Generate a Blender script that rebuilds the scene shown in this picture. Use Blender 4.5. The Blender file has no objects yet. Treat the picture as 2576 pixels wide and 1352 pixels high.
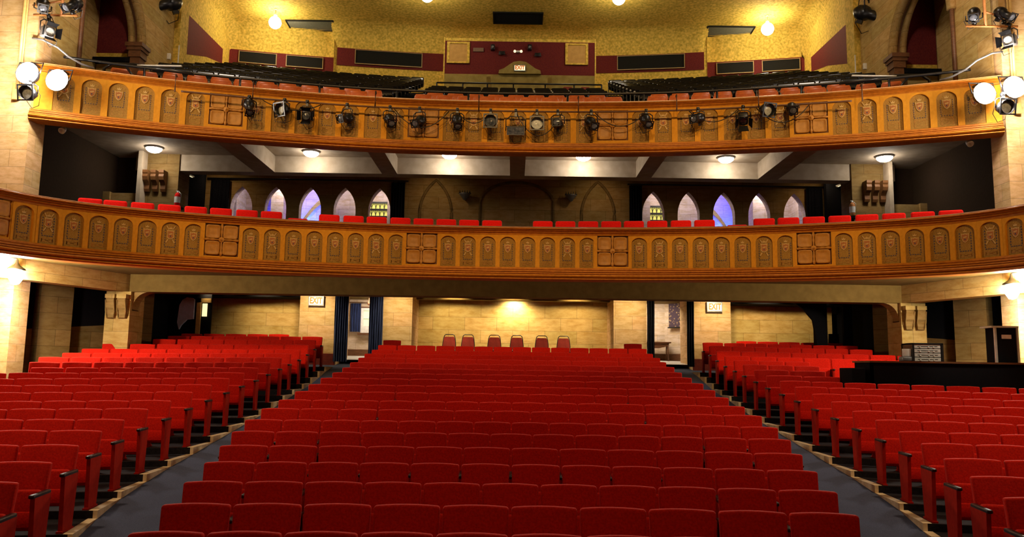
import bpy, bmesh, math, random
from mathutils import Vector, Matrix
random.seed(7)
PI = math.pi
SC = bpy.context.scene
COL = SC.collection

# ---------------------------------------------------------------- camera
F_PX = 2010.0; PITCH = math.atan(254 / 2010.0); ROLL = 0.015; YAW = -4 / 2010.0
CAM_Z = 2.0
fw = Vector((math.sin(YAW) * math.cos(PITCH), math.cos(YAW) * math.cos(PITCH), math.sin(PITCH)))
r0 = Vector((math.cos(YAW), -math.sin(YAW), 0)); u0 = r0.cross(fw)
RT = r0 * math.cos(ROLL) + u0 * math.sin(ROLL); UP_ = -r0 * math.sin(ROLL) + u0 * math.cos(ROLL)
cd = bpy.data.cameras.new('camera'); cam = bpy.data.objects.new('camera', cd); COL.objects.link(cam)
cd.sensor_width = 36; cd.lens = 36 * F_PX / 2576; cd.clip_start = .1; cd.clip_end = 200
M = Matrix(((RT.x, UP_.x, -fw.x, 0), (RT.y, UP_.y, -fw.y, 0), (RT.z, UP_.z, -fw.z, CAM_Z), (0, 0, 0, 1)))
cam.matrix_world = M
SC.camera = cam
def visible(p, m=150):
    v = Vector(p) - Vector((0, 0, CAM_Z)); a = v.dot(fw)
    if a < .5: return False
    x = 1288 + F_PX * v.dot(RT) / a; y = 676 - F_PX * v.dot(UP_) / a
    return -m < x < 2576 + m and -m < y < 1352 + m

# ---------------------------------------------------------------- world, exposure, house lights
w = bpy.data.worlds.new('world'); SC.world = w; w.use_nodes = True
w.node_tree.nodes['Background'].inputs[0].default_value = (1, .7, .45, 1)
w.node_tree.nodes['Background'].inputs[1].default_value = .012
SC.view_settings.view_transform = 'Standard'; SC.view_settings.look = 'None'
SC.view_settings.exposure = 0.0; SC.view_settings.gamma = 1.0; SC.view_settings.use_curve_mapping = False
SC.cycles.use_denoising = True
SC.cycles.max_bounces = 6; SC.cycles.diffuse_bounces = 3; SC.cycles.glossy_bounces = 2
SC.cycles.sample_clamp_indirect = 6
WARM = (1, .72, .42); WHITE = (1, .93, .86); YEL = (1, .80, .45)
def lamp(name, kind, loc, power, color=WARM, size=.2, aim=None, spot=None, blend=.6, sy=None, label=None):
    l = bpy.data.lights.new(name, kind); l.energy = power; l.color = color
    if kind in ('POINT', 'SPOT'): l.shadow_soft_size = size
    if kind == 'AREA':
        l.size = size
        if sy: l.shape = 'RECTANGLE'; l.size_y = sy
    if kind == 'SPOT': l.spot_size = math.radians(spot or 90); l.spot_blend = blend
    o = bpy.data.objects.new(name, l); COL.objects.link(o); o.location = loc
    if aim is not None:
        d = Vector(aim) - Vector(loc); o.rotation_euler = d.to_track_quat('-Z', 'Y').to_euler()
    return o
# auditorium house lights and added fill lamps, high up (out of frame)
for x, p in ((-8.5, 3300), (-4.2, 3000), (0, 3200), (4.2, 3000), (8.5, 3300)):
    lamp('unseen_house_light', 'SPOT', (x, 2, 13), p, (1, .62, .26), .4, aim=(x * 1.02, 19.4, 7.2), spot=38, blend=.55)
for x in (-2.3, 2.3): lamp('unseen_house_light', 'SPOT', (x, 9, 13), 850, (1, .66, .34), .4, aim=(x, 14.0, 2), spot=42, blend=.8)  # unseen spots added to brighten the middle seat rows
for sx in (-1, 1):
    lamp('unseen_house_light', 'SPOT', (sx * 8.5, 7, 13), 3200, (1, .70, .42), .4, aim=(sx * 7.8, 11, 0), spot=62, blend=1)
    lamp('unseen_house_light', 'POINT', (sx * 7.6, 17.0, 14.5), 420, (1, .84, .68), .4)  # unseen point fill added for the niches and upper side walls
    lamp('unseen_house_light', 'SPOT', (sx * 4.2, 3, 13), 700, (1, .66, .36), .5, aim=(sx * 3.0, 9, 0), spot=62, blend=1)

# ---------------------------------------------------------------- materials
def new_mat(name):
    m = bpy.data.materials.new(name); m.use_nodes = True
    return m, m.node_tree, m.node_tree.nodes['Principled BSDF']
def mottled(name, c1, c2, scale=6, rough=.8, spec=.3, detail=4, bump=0, coord='Object', sheen=0, contrast=(.35, .65), metal=0, stretch=None):
    m, t, b = new_mat(name); N = t.nodes; L = t.links
    tc = N.new('ShaderNodeTexCoord'); src = tc.outputs[coord]
    if stretch:
        mp = N.new('ShaderNodeMapping'); mp.inputs['Scale'].default_value = stretch; L.new(src, mp.inputs[0]); src = mp.outputs[0]
    n = N.new('ShaderNodeTexNoise'); n.inputs['Scale'].default_value = scale; n.inputs['Detail'].default_value = detail
    L.new(src, n.inputs['Vector'])
    r = N.new('ShaderNodeValToRGB'); r.color_ramp.elements[0].position = contrast[0]; r.color_ramp.elements[1].position = contrast[1]
    r.color_ramp.elements[0].color = (*c1, 1); r.color_ramp.elements[1].color = (*c2, 1)
    L.new(n.outputs['Fac'], r.inputs[0]); L.new(r.outputs[0], b.inputs['Base Color'])
    b.inputs['Roughness'].default_value = rough; b.inputs['Specular IOR Level'].default_value = spec; b.inputs['Metallic'].default_value = metal
    if sheen:
        b.inputs['Sheen Weight'].default_value = sheen; b.inputs['Sheen Roughness'].default_value = .4
    if bump:
        bp = N.new('ShaderNodeBump'); bp.inputs['Strength'].default_value = bump; bp.inputs['Distance'].default_value = .01
        L.new(n.outputs['Fac'], bp.inputs['Height']); L.new(bp.outputs[0], b.inputs['Normal'])
    return m
def stone(name, c1, c2, mortar, bw=1.0, rh=.4, offset=.5):
    m, t, b = new_mat(name); N = t.nodes; L = t.links
    uv = N.new('ShaderNodeUVMap')
    br = N.new('ShaderNodeTexBrick'); br.inputs['Color1'].default_value = (*c1, 1); br.inputs['Color2'].default_value = (*c2, 1)
    br.inputs['Mortar'].default_value = (*mortar, 1); br.inputs['Scale'].default_value = 1
    br.inputs['Mortar Size'].default_value = .006; br.inputs['Mortar Smooth'].default_value = .3
    br.inputs['Brick Width'].default_value = bw; br.inputs['Row Height'].default_value = rh; br.offset = offset
    L.new(uv.outputs[0], br.inputs['Vector'])
    mp = N.new('ShaderNodeMapping'); mp.inputs['Scale'].default_value = (2.2, 6, 1); L.new(uv.outputs[0], mp.inputs[0])
    n = N.new('ShaderNodeTexNoise'); n.inputs['Scale'].default_value = 1.3; n.inputs['Detail'].default_value = 6; n.inputs['Roughness'].default_value = .7
    L.new(mp.outputs[0], n.inputs['Vector'])
    rr = N.new('ShaderNodeValToRGB'); rr.color_ramp.elements[0].position = .35; rr.color_ramp.elements[0].color = (.70, .60, .36, 1)
    rr.color_ramp.elements[1].position = .6; rr.color_ramp.elements[1].color = (1, 1, 1, 1)
    L.new(n.outputs['Fac'], rr.inputs[0])
    mx = N.new('ShaderNodeMix'); mx.data_type = 'RGBA'; mx.blend_type = 'MULTIPLY'; mx.inputs[0].default_value = .8
    L.new(br.outputs['Color'], mx.inputs[6]); L.new(rr.outputs[0], mx.inputs[7]); L.new(mx.outputs[2], b.inputs['Base Color'])
    b.inputs['Roughness'].default_value = .85; b.inputs['Specular IOR Level'].default_value = .2
    return m
def emit(name, color, strength):
    m, t, b = new_mat(name); b.inputs['Base Color'].default_value = (*color, 1)
    b.inputs['Emission Color'].default_value = (*color, 1); b.inputs['Emission Strength'].default_value = strength
    return m
def plain(name, c, rough=.6, spec=.4, metal=0):
    return mottled(name, tuple(x * .85 for x in c), c, 14, rough, spec, metal=metal)

RED = mottled('red_velvet', (.47, .007, .0012), (.64, .012, .0025), 60, .85, .12, sheen=.10, bump=.2)
REDF = mottled('red_painted_metal', (.34, .010, .003), (.42, .015, .005), 20, .7, .1)
REDB = mottled('balcony_red_fabric', (.62, .006, .003), (.74, .010, .005), 40, .85, .1, sheen=.12)
BLACK = plain('black_plastic', (.008, .008, .01), .35, .5)
BLACKM = plain('matt_black', (.006, .006, .008), .9, .1)
GLOSSB = plain('glossy_black_seat', (.006, .006, .008), .16, .35)
ORANGE = mottled('orange_seat_vinyl', (.40, .085, .018), (.54, .13, .03), 10, .3, .5)
CARPET = mottled('blue_grey_carpet', (.032, .040, .072), (.078, .092, .15), 160, .95, .1)
DARKFLOOR = mottled('dark_floor', (.006, .005, .006), (.014, .012, .014), 30, .8, .2)
CREAM = mottled('cream_painted_step', (.55, .42, .22), (.72, .6, .38), 9, .7, .3)
PALEFLOOR = mottled('pale_stone_floor', (.6, .58, .52), (.75, .72, .66), 5, .5, .4)
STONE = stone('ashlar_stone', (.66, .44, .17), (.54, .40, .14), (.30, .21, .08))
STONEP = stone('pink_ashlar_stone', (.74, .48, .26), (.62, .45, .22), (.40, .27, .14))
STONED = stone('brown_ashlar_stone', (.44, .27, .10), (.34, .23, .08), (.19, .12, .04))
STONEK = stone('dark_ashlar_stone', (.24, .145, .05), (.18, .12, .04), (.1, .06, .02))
PALE = stone('pale_corridor_stone', (.78, .62, .46), (.70, .58, .48), (.5, .4, .32), .8, .4)
WHSTONE = stone('white_mezzanine_stone', (.72, .60, .60), (.62, .52, .54), (.42, .34, .34), .8, .35)
FASC = mottled('ochre_plaster', (.62, .27, .018), (.73, .33, .026), 9, .7, .12)
FASCM = mottled('brown_moulding', (.42, .14, .010), (.54, .19, .016), 12, .5, .2)
OLIVE = mottled('olive_stencilled_panel', (.28, .150, .026), (.42, .235, .045), 60, .7, .2)
BROWNR = plain('dark_brown', (.16, .06, .012))  # dark backs that outline the cross panels; also the mezzanine corbels
RELIEF = mottled('gilt_relief', (.44, .19, .022), (.54, .24, .03), 12, .5, .4)
GOLD = plain('pale_gold', (.62, .40, .13), .5, .4)
SHRED = plain('shield_red', (.46, .17, .04), .6, .3)
NAVY = plain('stencil_blue', (.05, .07, .16), .7, .2)
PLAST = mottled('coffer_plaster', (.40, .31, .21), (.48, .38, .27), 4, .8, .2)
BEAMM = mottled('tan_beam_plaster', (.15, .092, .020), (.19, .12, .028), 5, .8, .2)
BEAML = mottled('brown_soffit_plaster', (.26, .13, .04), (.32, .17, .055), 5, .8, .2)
BROWN = mottled('brown_wood', (.10, .04, .015), (.17, .07, .025), 8, .5, .4, stretch=(1, 1, 6))
DKRED = mottled('maroon_base_paint', (.10, .012, .008), (.14, .02, .012), 10, .5, .4)
MAROON = mottled('maroon_wall_paint', (.115, .012, .014), (.16, .020, .016), 25, .8, .2)
YELLOW = mottled('mottled_yellow_plaster', (.46, .31, .035), (.88, .60, .11), 11, .8, .2, detail=12, contrast=(.30, .66))
NAVYD = mottled('navy_velvet', (.006, .012, .05), (.02, .035, .11), 30, .8, .2, sheen=.3, stretch=(1, 1, .1))
BLKD = mottled('black_drape', (.003, .003, .006), (.010, .010, .014), 30, .9, .1)
CHROME = plain('bright_metal', (.70, .70, .66), .3, .8, .35)
WHITEP = plain('white_paint', (.8, .78, .72), .5, .4)
GREY = plain('grey_metal', (.22, .22, .23), .45, .5, .4)
GRILLE = mottled('dark_grille', (.004, .004, .003), (.012, .011, .008), 90, .8, .2)
VENTM = plain('grey_olive_vent', (.13, .12, .07), .6, .3)
GLASSW = emit('lit_window_pane', (.62, .75, .45), .55)
LAMPW = emit('lamp_white_glow', (1, .93, .82), 60)
LAMPD = emit('dome_glow', (1, .92, .80), 45)
LAMPF = emit('flood_glow', (1, .95, .86), 160)
SIGN = emit('lit_sign_face', (1, .88, .55), 1.1)
SIGNT = emit('sign_letter_orange', (.60, .13, .01), .5)
YWIN = emit('yellow_lit_window', (.62, .55, .12), .9)
TAPM = None

# ---------------------------------------------------------------- mesh helpers
class MB:
    def __init__(s): s.v = []; s.f = []; s.m = []; s.sm = []
    def add(s, vs, fs, mi=0, smooth=False, M=None):
        o = len(s.v)
        s.v += [tuple(M @ Vector(p)) if M else tuple(p) for p in vs]
        for f in fs: s.f.append([i + o for i in f]); s.m.append(mi); s.sm.append(smooth)
        return s
    def box(s, x0, x1, y0, y1, z0, z1, mi=0, M=None):
        return s.add([(x0, y0, z0), (x1, y0, z0), (x1, y1, z0), (x0, y1, z0), (x0, y0, z1), (x1, y0, z1), (x1, y1, z1), (x0, y1, z1)],
                     [(0, 3, 2, 1), (4, 5, 6, 7), (0, 1, 5, 4), (1, 2, 6, 5), (2, 3, 7, 6), (3, 0, 4, 7)], mi, False, M)
    def rbox(s, x0, x1, y0, y1, z0, z1, r=.02, mi=0, M=None, seg=2):
        bm = bmesh.new(); bmesh.ops.create_cube(bm, size=1)
        for v in bm.verts:
            v.co = Vector((x0 if v.co.x < 0 else x1, y0 if v.co.y < 0 else y1, z0 if v.co.z < 0 else z1))
        bmesh.ops.bevel(bm, geom=list(bm.edges), offset=r, segments=seg, profile=.5, affect='EDGES')
        bm.verts.index_update()
        s.add([v.co[:] for v in bm.verts], [[v.index for v in f.verts] for f in bm.faces], mi, True, M); bm.free(); return s
    def tube(s, pts, r, n=8, mi=0, M=None, cap=True):
        pts = [Vector(p) for p in pts]; vs = []; fs = []
        for i, p in enumerate(pts):
            d = (pts[min(i + 1, len(pts) - 1)] - pts[max(i - 1, 0)]).normalized()
            a = d.cross(Vector((0, 0, 1)));
            if a.length < .05: a = d.cross(Vector((0, 1, 0)))
            a.normalize(); b = d.cross(a); rr = r[i] if isinstance(r, (list, tuple)) else r
            for k in range(n):
                t = 2 * PI * k / n; vs.append(p + a * math.cos(t) * rr + b * math.sin(t) * rr)
        for i in range(len(pts) - 1):
            for k in range(n):
                fs.append((i * n + k, i * n + (k + 1) % n, (i + 1) * n + (k + 1) % n, (i + 1) * n + k))
        if cap: fs.append(tuple(range(n))[::-1]); fs.append(tuple(range((len(pts) - 1) * n, len(pts) * n)))
        return s.add(vs, fs, mi, True, M)
    def lathe(s, prof, n=16, mi=0, M=None):
        vs = []; fs = []
        for (r, z) in prof:
            for k in range(n): t = 2 * PI * k / n; vs.append((r * math.cos(t), r * math.sin(t), z))
        for i in range(len(prof) - 1):
            for k in range(n): fs.append((i * n + k, i * n + (k + 1) % n, (i + 1) * n + (k + 1) % n, (i + 1) * n + k))
        return s.add(vs, fs, mi, True, M)
    def prism(s, poly, z0, z1, mi=0, M=None):      # poly in xy, extruded in z
        n = len(poly)
        return s.add([(x, y, z0) for x, y in poly] + [(x, y, z1) for x, y in poly],
                     [tuple(range(n))[::-1], tuple(range(n, 2 * n))] + [(i, (i + 1) % n, n + (i + 1) % n, n + i) for i in range(n)], mi, False, M)
    def build(s, name, mats, parent=None, uv=True):
        me = bpy.data.meshes.new(name); me.from_pydata(s.v, [], s.f)
        for m in (mats if isinstance(mats, (list, tuple)) else [mats]): me.materials.append(m)
        me.polygons.foreach_set('material_index', s.m); me.polygons.foreach_set('use_smooth', s.sm)
        if uv:
            ul = me.uv_layers.new(name='UVMap'); me.update()
            for p in me.polygons:
                n = p.normal
                if abs(n.z) > .75: a = Vector((1, 0, 0)); b = Vector((0, 1, 0))
                else:
                    a = Vector((-n.y, n.x, 0)); a.normalize(); b = Vector((0, 0, 1))
                    if abs(a.x) > abs(a.y) and a.x < 0: a = -a
                for li in p.loop_indices:
                    c = me.vertices[me.loops[li].vertex_index].co
                    ul.data[li].uv = (c.dot(a), c.dot(b))
        o = bpy.data.objects.new(name, me); COL.objects.link(o)
        if parent: o.parent = parent
        return o
ZUP_TO_Y = Matrix.Rotation(PI / 2, 4, 'X')       # maps xy-poly extruded in z to an xz-poly extruded along -y
def tag(o, label, cat, group=None, kind=None):
    o['label'] = label; o['category'] = cat
    if group: o['group'] = group
    if kind: o['kind'] = kind
    return o
def struct(o): o['kind'] = 'structure'; return o
def empty(name, loc, rz=0, label=None, cat=None, group=None):
    o = bpy.data.objects.new(name, None); COL.objects.link(o); o.location = loc; o.rotation_euler = (0, 0, rz); o.empty_display_size = .1
    if label: tag(o, label, cat, group)
    return o
def copy_tree(o, parent=None):
    c = o.copy(); COL.objects.link(c)
    if parent: c.parent = parent
    for ch in list(o.children): copy_tree(ch, c)
    return c
ORD = 'first second third fourth fifth sixth seventh eighth ninth tenth eleventh twelfth thirteenth fourteenth fifteenth sixteenth seventeenth eighteenth nineteenth twentieth twenty-first twenty-second twenty-third twenty-fourth'.split()

# ---------------------------------------------------------------- floor profile
ZT = {-2: -1.19, -1: -1.165, 0: -1.132, 1: -1.087, 2: -1.035, 3: -.963, 4: -.882, 5: -.796, 6: -.711, 7: -.607, 8: -.517, 9: -.412, 10: -.314,
      11: -.212, 12: -.116, 13: -.017, 14: .097, 15: .213, 16: .32, 17: .436, 18: .581, 19: .737, 20: .86, 21: .96}
def tt(i): return 5.675 + .865 * i
def corr(i, X): return .016 * max(0, abs(X) - 3.5) * max(0, min(1, (i - 5) / 3))
def seat_z(i, X): return CAM_Z + ZT[i] - .84 - corr(i, X)
def floor_z(t, X):
    s = (t - .42 - 5.675) / .865
    if s >= 20: z = CAM_Z + ZT[20] - .84; return max(z, z + (t - 23.4) * .085) + .0
    if s <= -2: return CAM_Z + ZT[-2] - .84
    i = math.floor(s); f = s - i
    return (seat_z(i, X) * (1 - f) + seat_z(i + 1, X) * f)
def arcp(t, X): R = 20 + t; return math.sqrt(R * R - X * X) - 20

mb = MB(); NX = 56; ts = [1 + .45 * k for k in range(64)]
vs = []; fs = []
for t in ts:
    for j in range(NX + 1):
        X = -14 + 28 * j / NX; vs.append((X, arcp(t, X), floor_z(t, X)))
for a in range(len(ts) - 1):
    for j in range(NX):
        q = a * (NX + 1) + j; fs.append((q, q + 1, q + NX + 2, q + NX + 1))
mb.add(vs, fs, 0, True)
struct(mb.build('floor', [CARPET]))
EDGE = {0: 3.72, 1: 3.95, 2: 4.18, 3: 4.38, 4: 4.58, 5: 4.77, 6: 4.92, 7: 5.01, 8: 5.06, 9: 5.09, 10: 5.11, 11: 5.12, 12: 5.14, 13: 5.15, 14: 5.17, 15: 5.18,
        16: 5.21, 17: 5.22, 18: 5.24, 19: 5.27, 20: 5.30, 21: 6.2, 22: 6.25}
for sg, nm in ((-1, 'floor_left_terrace'), (1, 'floor_right_terrace')):
    mb = MB()
    for k in range(0, 22):
        ta = tt(k) - .45; tb = tt(k) + .415
        e0 = EDGE[k] - .12 if k < 21 else 6.2; e1 = (EDGE[k + 1] if k < 20 else EDGE[k]) - .12
        xo = 13.0
        xs0 = [e0 + (xo - e0) * j / 8 for j in range(9)]; xs1 = [e1 + (xo - e1) * j / 8 for j in range(9)]
        top0 = [(sg * x, arcp(ta, x), seat_z(k, x)) for x in xs0]; top1 = [(sg * x, arcp(tb, x), seat_z(k, x)) for x in xs1]
        vs = top0 + top1 + [(a, b, c - .3) for a, b, c in top0]
        f = [(j, j + 1, 10 + j, 9 + j) for j in range(8)] if sg > 0 else [(j + 1, j, 9 + j, 10 + j) for j in range(8)]
        f += [(18 + j, 19 + j, j + 1, j) for j in range(8)]
        mb.add(vs, f, 0)
        a = top0[0]; b = top1[0]; wd = .05 * sg
        mb.add([(a[0] - wd, a[1], a[2] + .004), (b[0] - wd, b[1], b[2] + .004), (b[0] - wd, b[1], b[2] - .02), (a[0] - wd, a[1], a[2] - .22),
                (a[0] + wd, a[1], a[2] + .004), (b[0] + wd, b[1], b[2] + .004), (a[0] + wd, a[1], a[2] - .22)],
               [(0, 1, 2, 3), (0, 1, 5, 4), (0, 3, 6, 4)], 1)
    struct(mb.build(nm, [DARKFLOOR, CREAM]))

# ---------------------------------------------------------------- theatre seats
def seat_meshes(pitch):
    hw = pitch / 2 - .011
    b = MB(); bm = bmesh.new(); bmesh.ops.create_cube(bm, size=1)
    for v in bm.verts:
        top = v.co.z > 0; x = (hw if top else hw - .012) * (1 if v.co.x > 0 else -1)
        z = .84 if top else .36; y = (0 if top else -.10) + (.035 if v.co.y > 0 else -.035)
        v.co = Vector((x, y, z))
    bmesh.ops.bevel(bm, geom=list(bm.edges), offset=.020, segments=3, profile=.5, affect='EDGES')
    bmesh.ops.subdivide_edges(bm, edges=[e for e in bm.edges if abs(e.verts[0].co.x - e.verts[1].co.x) > .3], cuts=5)
    for v in bm.verts:
        q = 1 - (v.co.x / hw) ** 2
        if v.co.z > .6: v.co.z += .010 * q
        v.co.y += .02 * q
    bm.verts.index_update()
    b.add([v.co[:] for v in bm.verts], [[v.index for v in f.verts] for f in bm.faces], 0, True); bm.free()
    p = MB(); T = Matrix.Translation((0, -.2, .24)) @ Matrix.Rotation(math.radians(-9), 4, 'X')
    p.rbox(-hw + .02, hw - .02, -.065, .045, 0, .37, .03, 0, T, 3)
    p.rbox(-hw + .03, hw - .03, -.075, -.05, .02, .17, .012, 0, T)
    p.box(-hw + .03, hw - .03, .04, .06, .02, .34, 1, T)
    s = MB(); x = -pitch / 2
    s.add([(x - .022, -.38, 0), (x + .022, -.38, 0), (x + .022, -.12, 0), (x - .022, -.12, 0), (x - .02, -.42, .57), (x + .02, -.42, .57), (x + .02, -.04, .57), (x - .02, -.04, .57)],
          [(0, 3, 2, 1), (4, 5, 6, 7), (0, 1, 5, 4), (1, 2, 6, 5), (2, 3, 7, 6), (3, 0, 4, 7)], 0)
    s.box(x - .03, x + .03, -.41, -.09, -.02, .02, 0)
    a = MB(); a.rbox(x - .027, x + .027, -.46, -.06, .565, .60, .012, 0)
    return b, p, s, a
SEATC = {}
def seat_proto(pitch):
    key = round(pitch, 3)
    if key not in SEATC:
        b, p, s, a = seat_meshes(pitch)
        r = empty('theatre_seat', (0, 0, 0))
        bo = b.build('backrest', RED, r, uv=False); po = p.build('seat_cushion', [RED, BLACK], r, uv=False)
        so = s.build('side_standard', REDF, r, uv=False); ao = a.build('armrest', BLACK, r, uv=False)
        so['label'] = 'red painted side standard'; ao['label'] = 'black armrest'
        SEATC[key] = [r, (b, p, s, a), (bo, po, so, ao), False]
    return SEATC[key]
WC = [2.57, 2.72, 2.90, 3.05, 3.21, 3.38, 3.51, 3.57, 3.58, 3.57, 3.57, 3.57, 3.55, 3.54, 3.56, 3.55, 3.57, 3.55, 3.54, 3.55]
LEND = {13: 9.4, 14: 9.9, 15: 10.2, 16: 10.2, 17: 10.24, 18: 10.22, 19: 9.45, 20: 9.45, 21: 9.45}
spots = []     # (i, X, pitch key, block, index from aisle, end?)
PSIDE = .585
for i in range(0, 20):
    W = WC[i]; n = [10, 10, 11, 12, 12, 13, 14, 13, 14, 13, 14, 13, 14, 13, 14, 13, 14, 13, 14, 14][i]; p = 2 * W / n; R = 20 + tt(i)
    for k in range(n):
        if i == 19 and 0 < k < n - 1: continue
        xc = -W + p * (k + .5); spots.append((i, xc, p, 'centre', k, k == n - 1 or i == 19))
for sg in (-1, 1):
    for i in range(1, 22):
        e = EDGE[i] + .05 if i < 21 else 6.5
        end = LEND.get(i, 11.2 if i > 10 else 10.8)
        if sg > 0 and 13 <= i <= 16: end = {13: 6.65, 14: 6.7, 15: 6.9, 16: 7.0}[i]
        n = max(1, int((end - e) / PSIDE + .35)); p = PSIDE
        if i in LEND or (sg > 0 and 13 <= i <= 16): p = (end - e) / n
        for k in range(n): spots.append((i, sg * (e + p * (k + .5)), p, 'left' if sg < 0 else 'right', k, True if k == 0 else False))
def seat_M(i, X):
    R = 20 + tt(i); phi = math.asin(max(-1, min(1, X / R)))
    return (X, math.cos(phi) * R - 20, seat_z(i, X)), -phi
items = []
for s in spots:
    loc, rz = seat_M(s[0], s[1])
    if visible((loc[0], loc[1], loc[2] + .8), 130): items.append((s, loc, rz))
items.sort(key=lambda q: q[1][1])
near, far = items[:300], items[300:]
BLK = {'centre': ('centre block', 'its left end'), 'left': ('left block', 'the aisle'), 'right': ('right block', 'the aisle')}
rows_in = {}
for s, loc, rz in near: rows_in.setdefault(s[3], set()).add(s[0])
for s, loc, rz in near:
    i, X, p, blk, k, endf = s
    P = seat_proto(round(p, 3))
    if not P[3]: r = P[0]; P[3] = True
    else:
        r = P[0].copy(); COL.objects.link(r)
        for ch in P[2]:
            c = ch.copy(); COL.objects.link(c); c.parent = r
    # the standard stands on the left of each seat; row ends that lie right get one more
    r.location = loc; r.rotation_euler = (0, 0, rz)
    rowno = sorted(rows_in[blk]).index(i)
    tag(r, f'red folding theatre seat, {BLK[blk][0]}, {ORD[rowno]} row up, {ORD[k]} seat from {BLK[blk][1]}', 'theatre seat', f'red theatre seats, {BLK[blk][0]}')
    if (blk == 'left' and k == 0) or (blk == 'centre' and endf):
        for ch in (P[2][2], P[2][3]):
            c = ch.copy(); COL.objects.link(c); c.parent = r; c.location = (round(p, 3), 0, 0)
mb = MB()
for s, loc, rz in far:
    i, X, p, blk, k, endf = s
    ms = seat_proto(round(p, 3))[1]; T = Matrix.Translation(loc) @ Matrix.Rotation(rz, 4, 'Z')
    for m_, off, extra in ((ms[0], (0, 0), 0), (ms[1], (0, 3), 0), (ms[2], (1, 1), 1), (ms[3], (2, 2), 1)):
        for e in ([0, 1] if extra and ((blk == 'left' and k == 0) or (blk == 'centre' and endf)) else [0]):
            T2 = T @ Matrix.Translation((e * p, 0, 0))
            o = len(mb.v); mb.v += [tuple(T2 @ Vector(v)) for v in m_.v]
            for f, mi, sm in zip(m_.f, m_.m, m_.sm):
                mb.f.append([q + o for q in f]); mb.m.append(off[0] if mi == 0 else 2); mb.sm.append(sm)
for key, P in SEATC.items():
    if not P[3]:
        for c in P[2]: bpy.data.objects.remove(c)
        bpy.data.objects.remove(P[0])
o = mb.build('rear_theatre_seats', [RED, REDF, BLACK], uv=False)
tag(o, 'rear rows of red theatre seats under the mezzanine overhang, left, centre and right blocks', 'theatre seats', kind='stuff')

# ---------------------------------------------------------------- curves of the two balcony fronts
def catmull(pts, n=14):
    P = [Vector((*p, 0)) for p in pts]; P = [2 * P[0] - P[1]] + P + [2 * P[-1] - P[-2]]; out = []
    for i in range(1, len(P) - 2):
        a, b, c, d = P[i - 1:i + 3]
        for k in range(n):
            t = k / n; out.append(.5 * ((2 * b) + (c - a) * t + (2 * a - 5 * b + 4 * c - d) * t * t + (3 * b - a - 3 * c + d) * t ** 3))
    out.append(P[-2]); return out
def symc(h): return catmull([(-x, y) for x, y in h[::-1]] + list(h[1:]))
LOWC = symc([(0, 18.72), (1.5, 18.7), (2.85, 18.62), (4.2, 18.42), (5.5, 18.15), (6.8, 17.75), (8, 17.25), (9, 16.65), (9.65, 16.0), (10.05, 15.3), (10.3, 14.4), (10.4, 13.4)])
UPC = symc([(0, 20), (1.5, 19.98), (3, 19.88), (4.5, 19.68), (6, 19.38), (7.4, 19.05), (8.7, 18.68), (10, 18.2), (11.15, 17.72)])
class Curve:
    def __init__(s, pts):
        s.p = pts; s.s = [0]
        for a, b in zip(pts, pts[1:]): s.s.append(s.s[-1] + (b - a).length)
        mid = s.s[len(pts) // 2]; s.s = [q - mid for q in s.s]
    def at(s, q):
        for i in range(len(s.p) - 1):
            if s.s[i + 1] >= q or i == len(s.p) - 2:
                f = (q - s.s[i]) / (s.s[i + 1] - s.s[i]); p = s.p[i].lerp(s.p[i + 1], f)
                a = s.p[max(i - 1, 0)]; b = s.p[min(i + 2, len(s.p) - 1)]; t = (b - a).normalized()
                return p, t, Vector((t.y, -t.x, 0))     # point, tangent (+x), outward normal (towards the stage)
    def offs(s, d):
        out = []
        for i, p in enumerate(s.p):
            a = s.p[max(i - 1, 0)]; b = s.p[min(i + 1, len(s.p) - 1)]; t = (b - a).normalized(); out.append(p + Vector((t.y, -t.x, 0)) * d)
        return out
CL, CU = Curve(LOWC), Curve(UPC)
def sweep(mb, curve, prof, mi=0, closed=False, s0=-99, s1=99):
    idx = [i for i in range(len(curve.p)) if s0 <= curve.s[i] <= s1]; n = len(prof); vs = []; fs = []
    for i in idx:
        a = curve.p[max(i - 1, 0)]; b = curve.p[min(i + 1, len(curve.p) - 1)]; t = (b - a).normalized(); nr = Vector((t.y, -t.x, 0))
        for (d, z) in prof: q = curve.p[i] + nr * d; vs.append((q.x, q.y, z))
    for a in range(len(idx) - 1):
        for k in range(n if closed else n - 1):
            k2 = (k + 1) % n; fs.append((a * n + k, (a + 1) * n + k, (a + 1) * n + k2, a * n + k2))
    mb.add(vs, fs, mi, False)
def arch_profile(cx, hw, zs, za, z0, n=8, kind='round'):
    pts = [(cx - hw, z0)]
    for k in range(n + 1):
        u = k / n
        if kind == 'gothic':
            # pointed arch: arc centred on the far side
            H = za - zs; R = (hw * hw + H * H) / (2 * hw); th = math.asin(min(1, H / R)) * u
            pts.append((cx - hw + R - R * math.cos(th), zs + R * math.sin(th)))
        else:
            th = PI / 2 * u; pts.append((cx - hw * math.cos(th), zs + (za - zs) * math.sin(th)))
    right = [(2 * cx - x, z) for x, z in pts[::-1]]
    return pts + right[1:]
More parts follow.
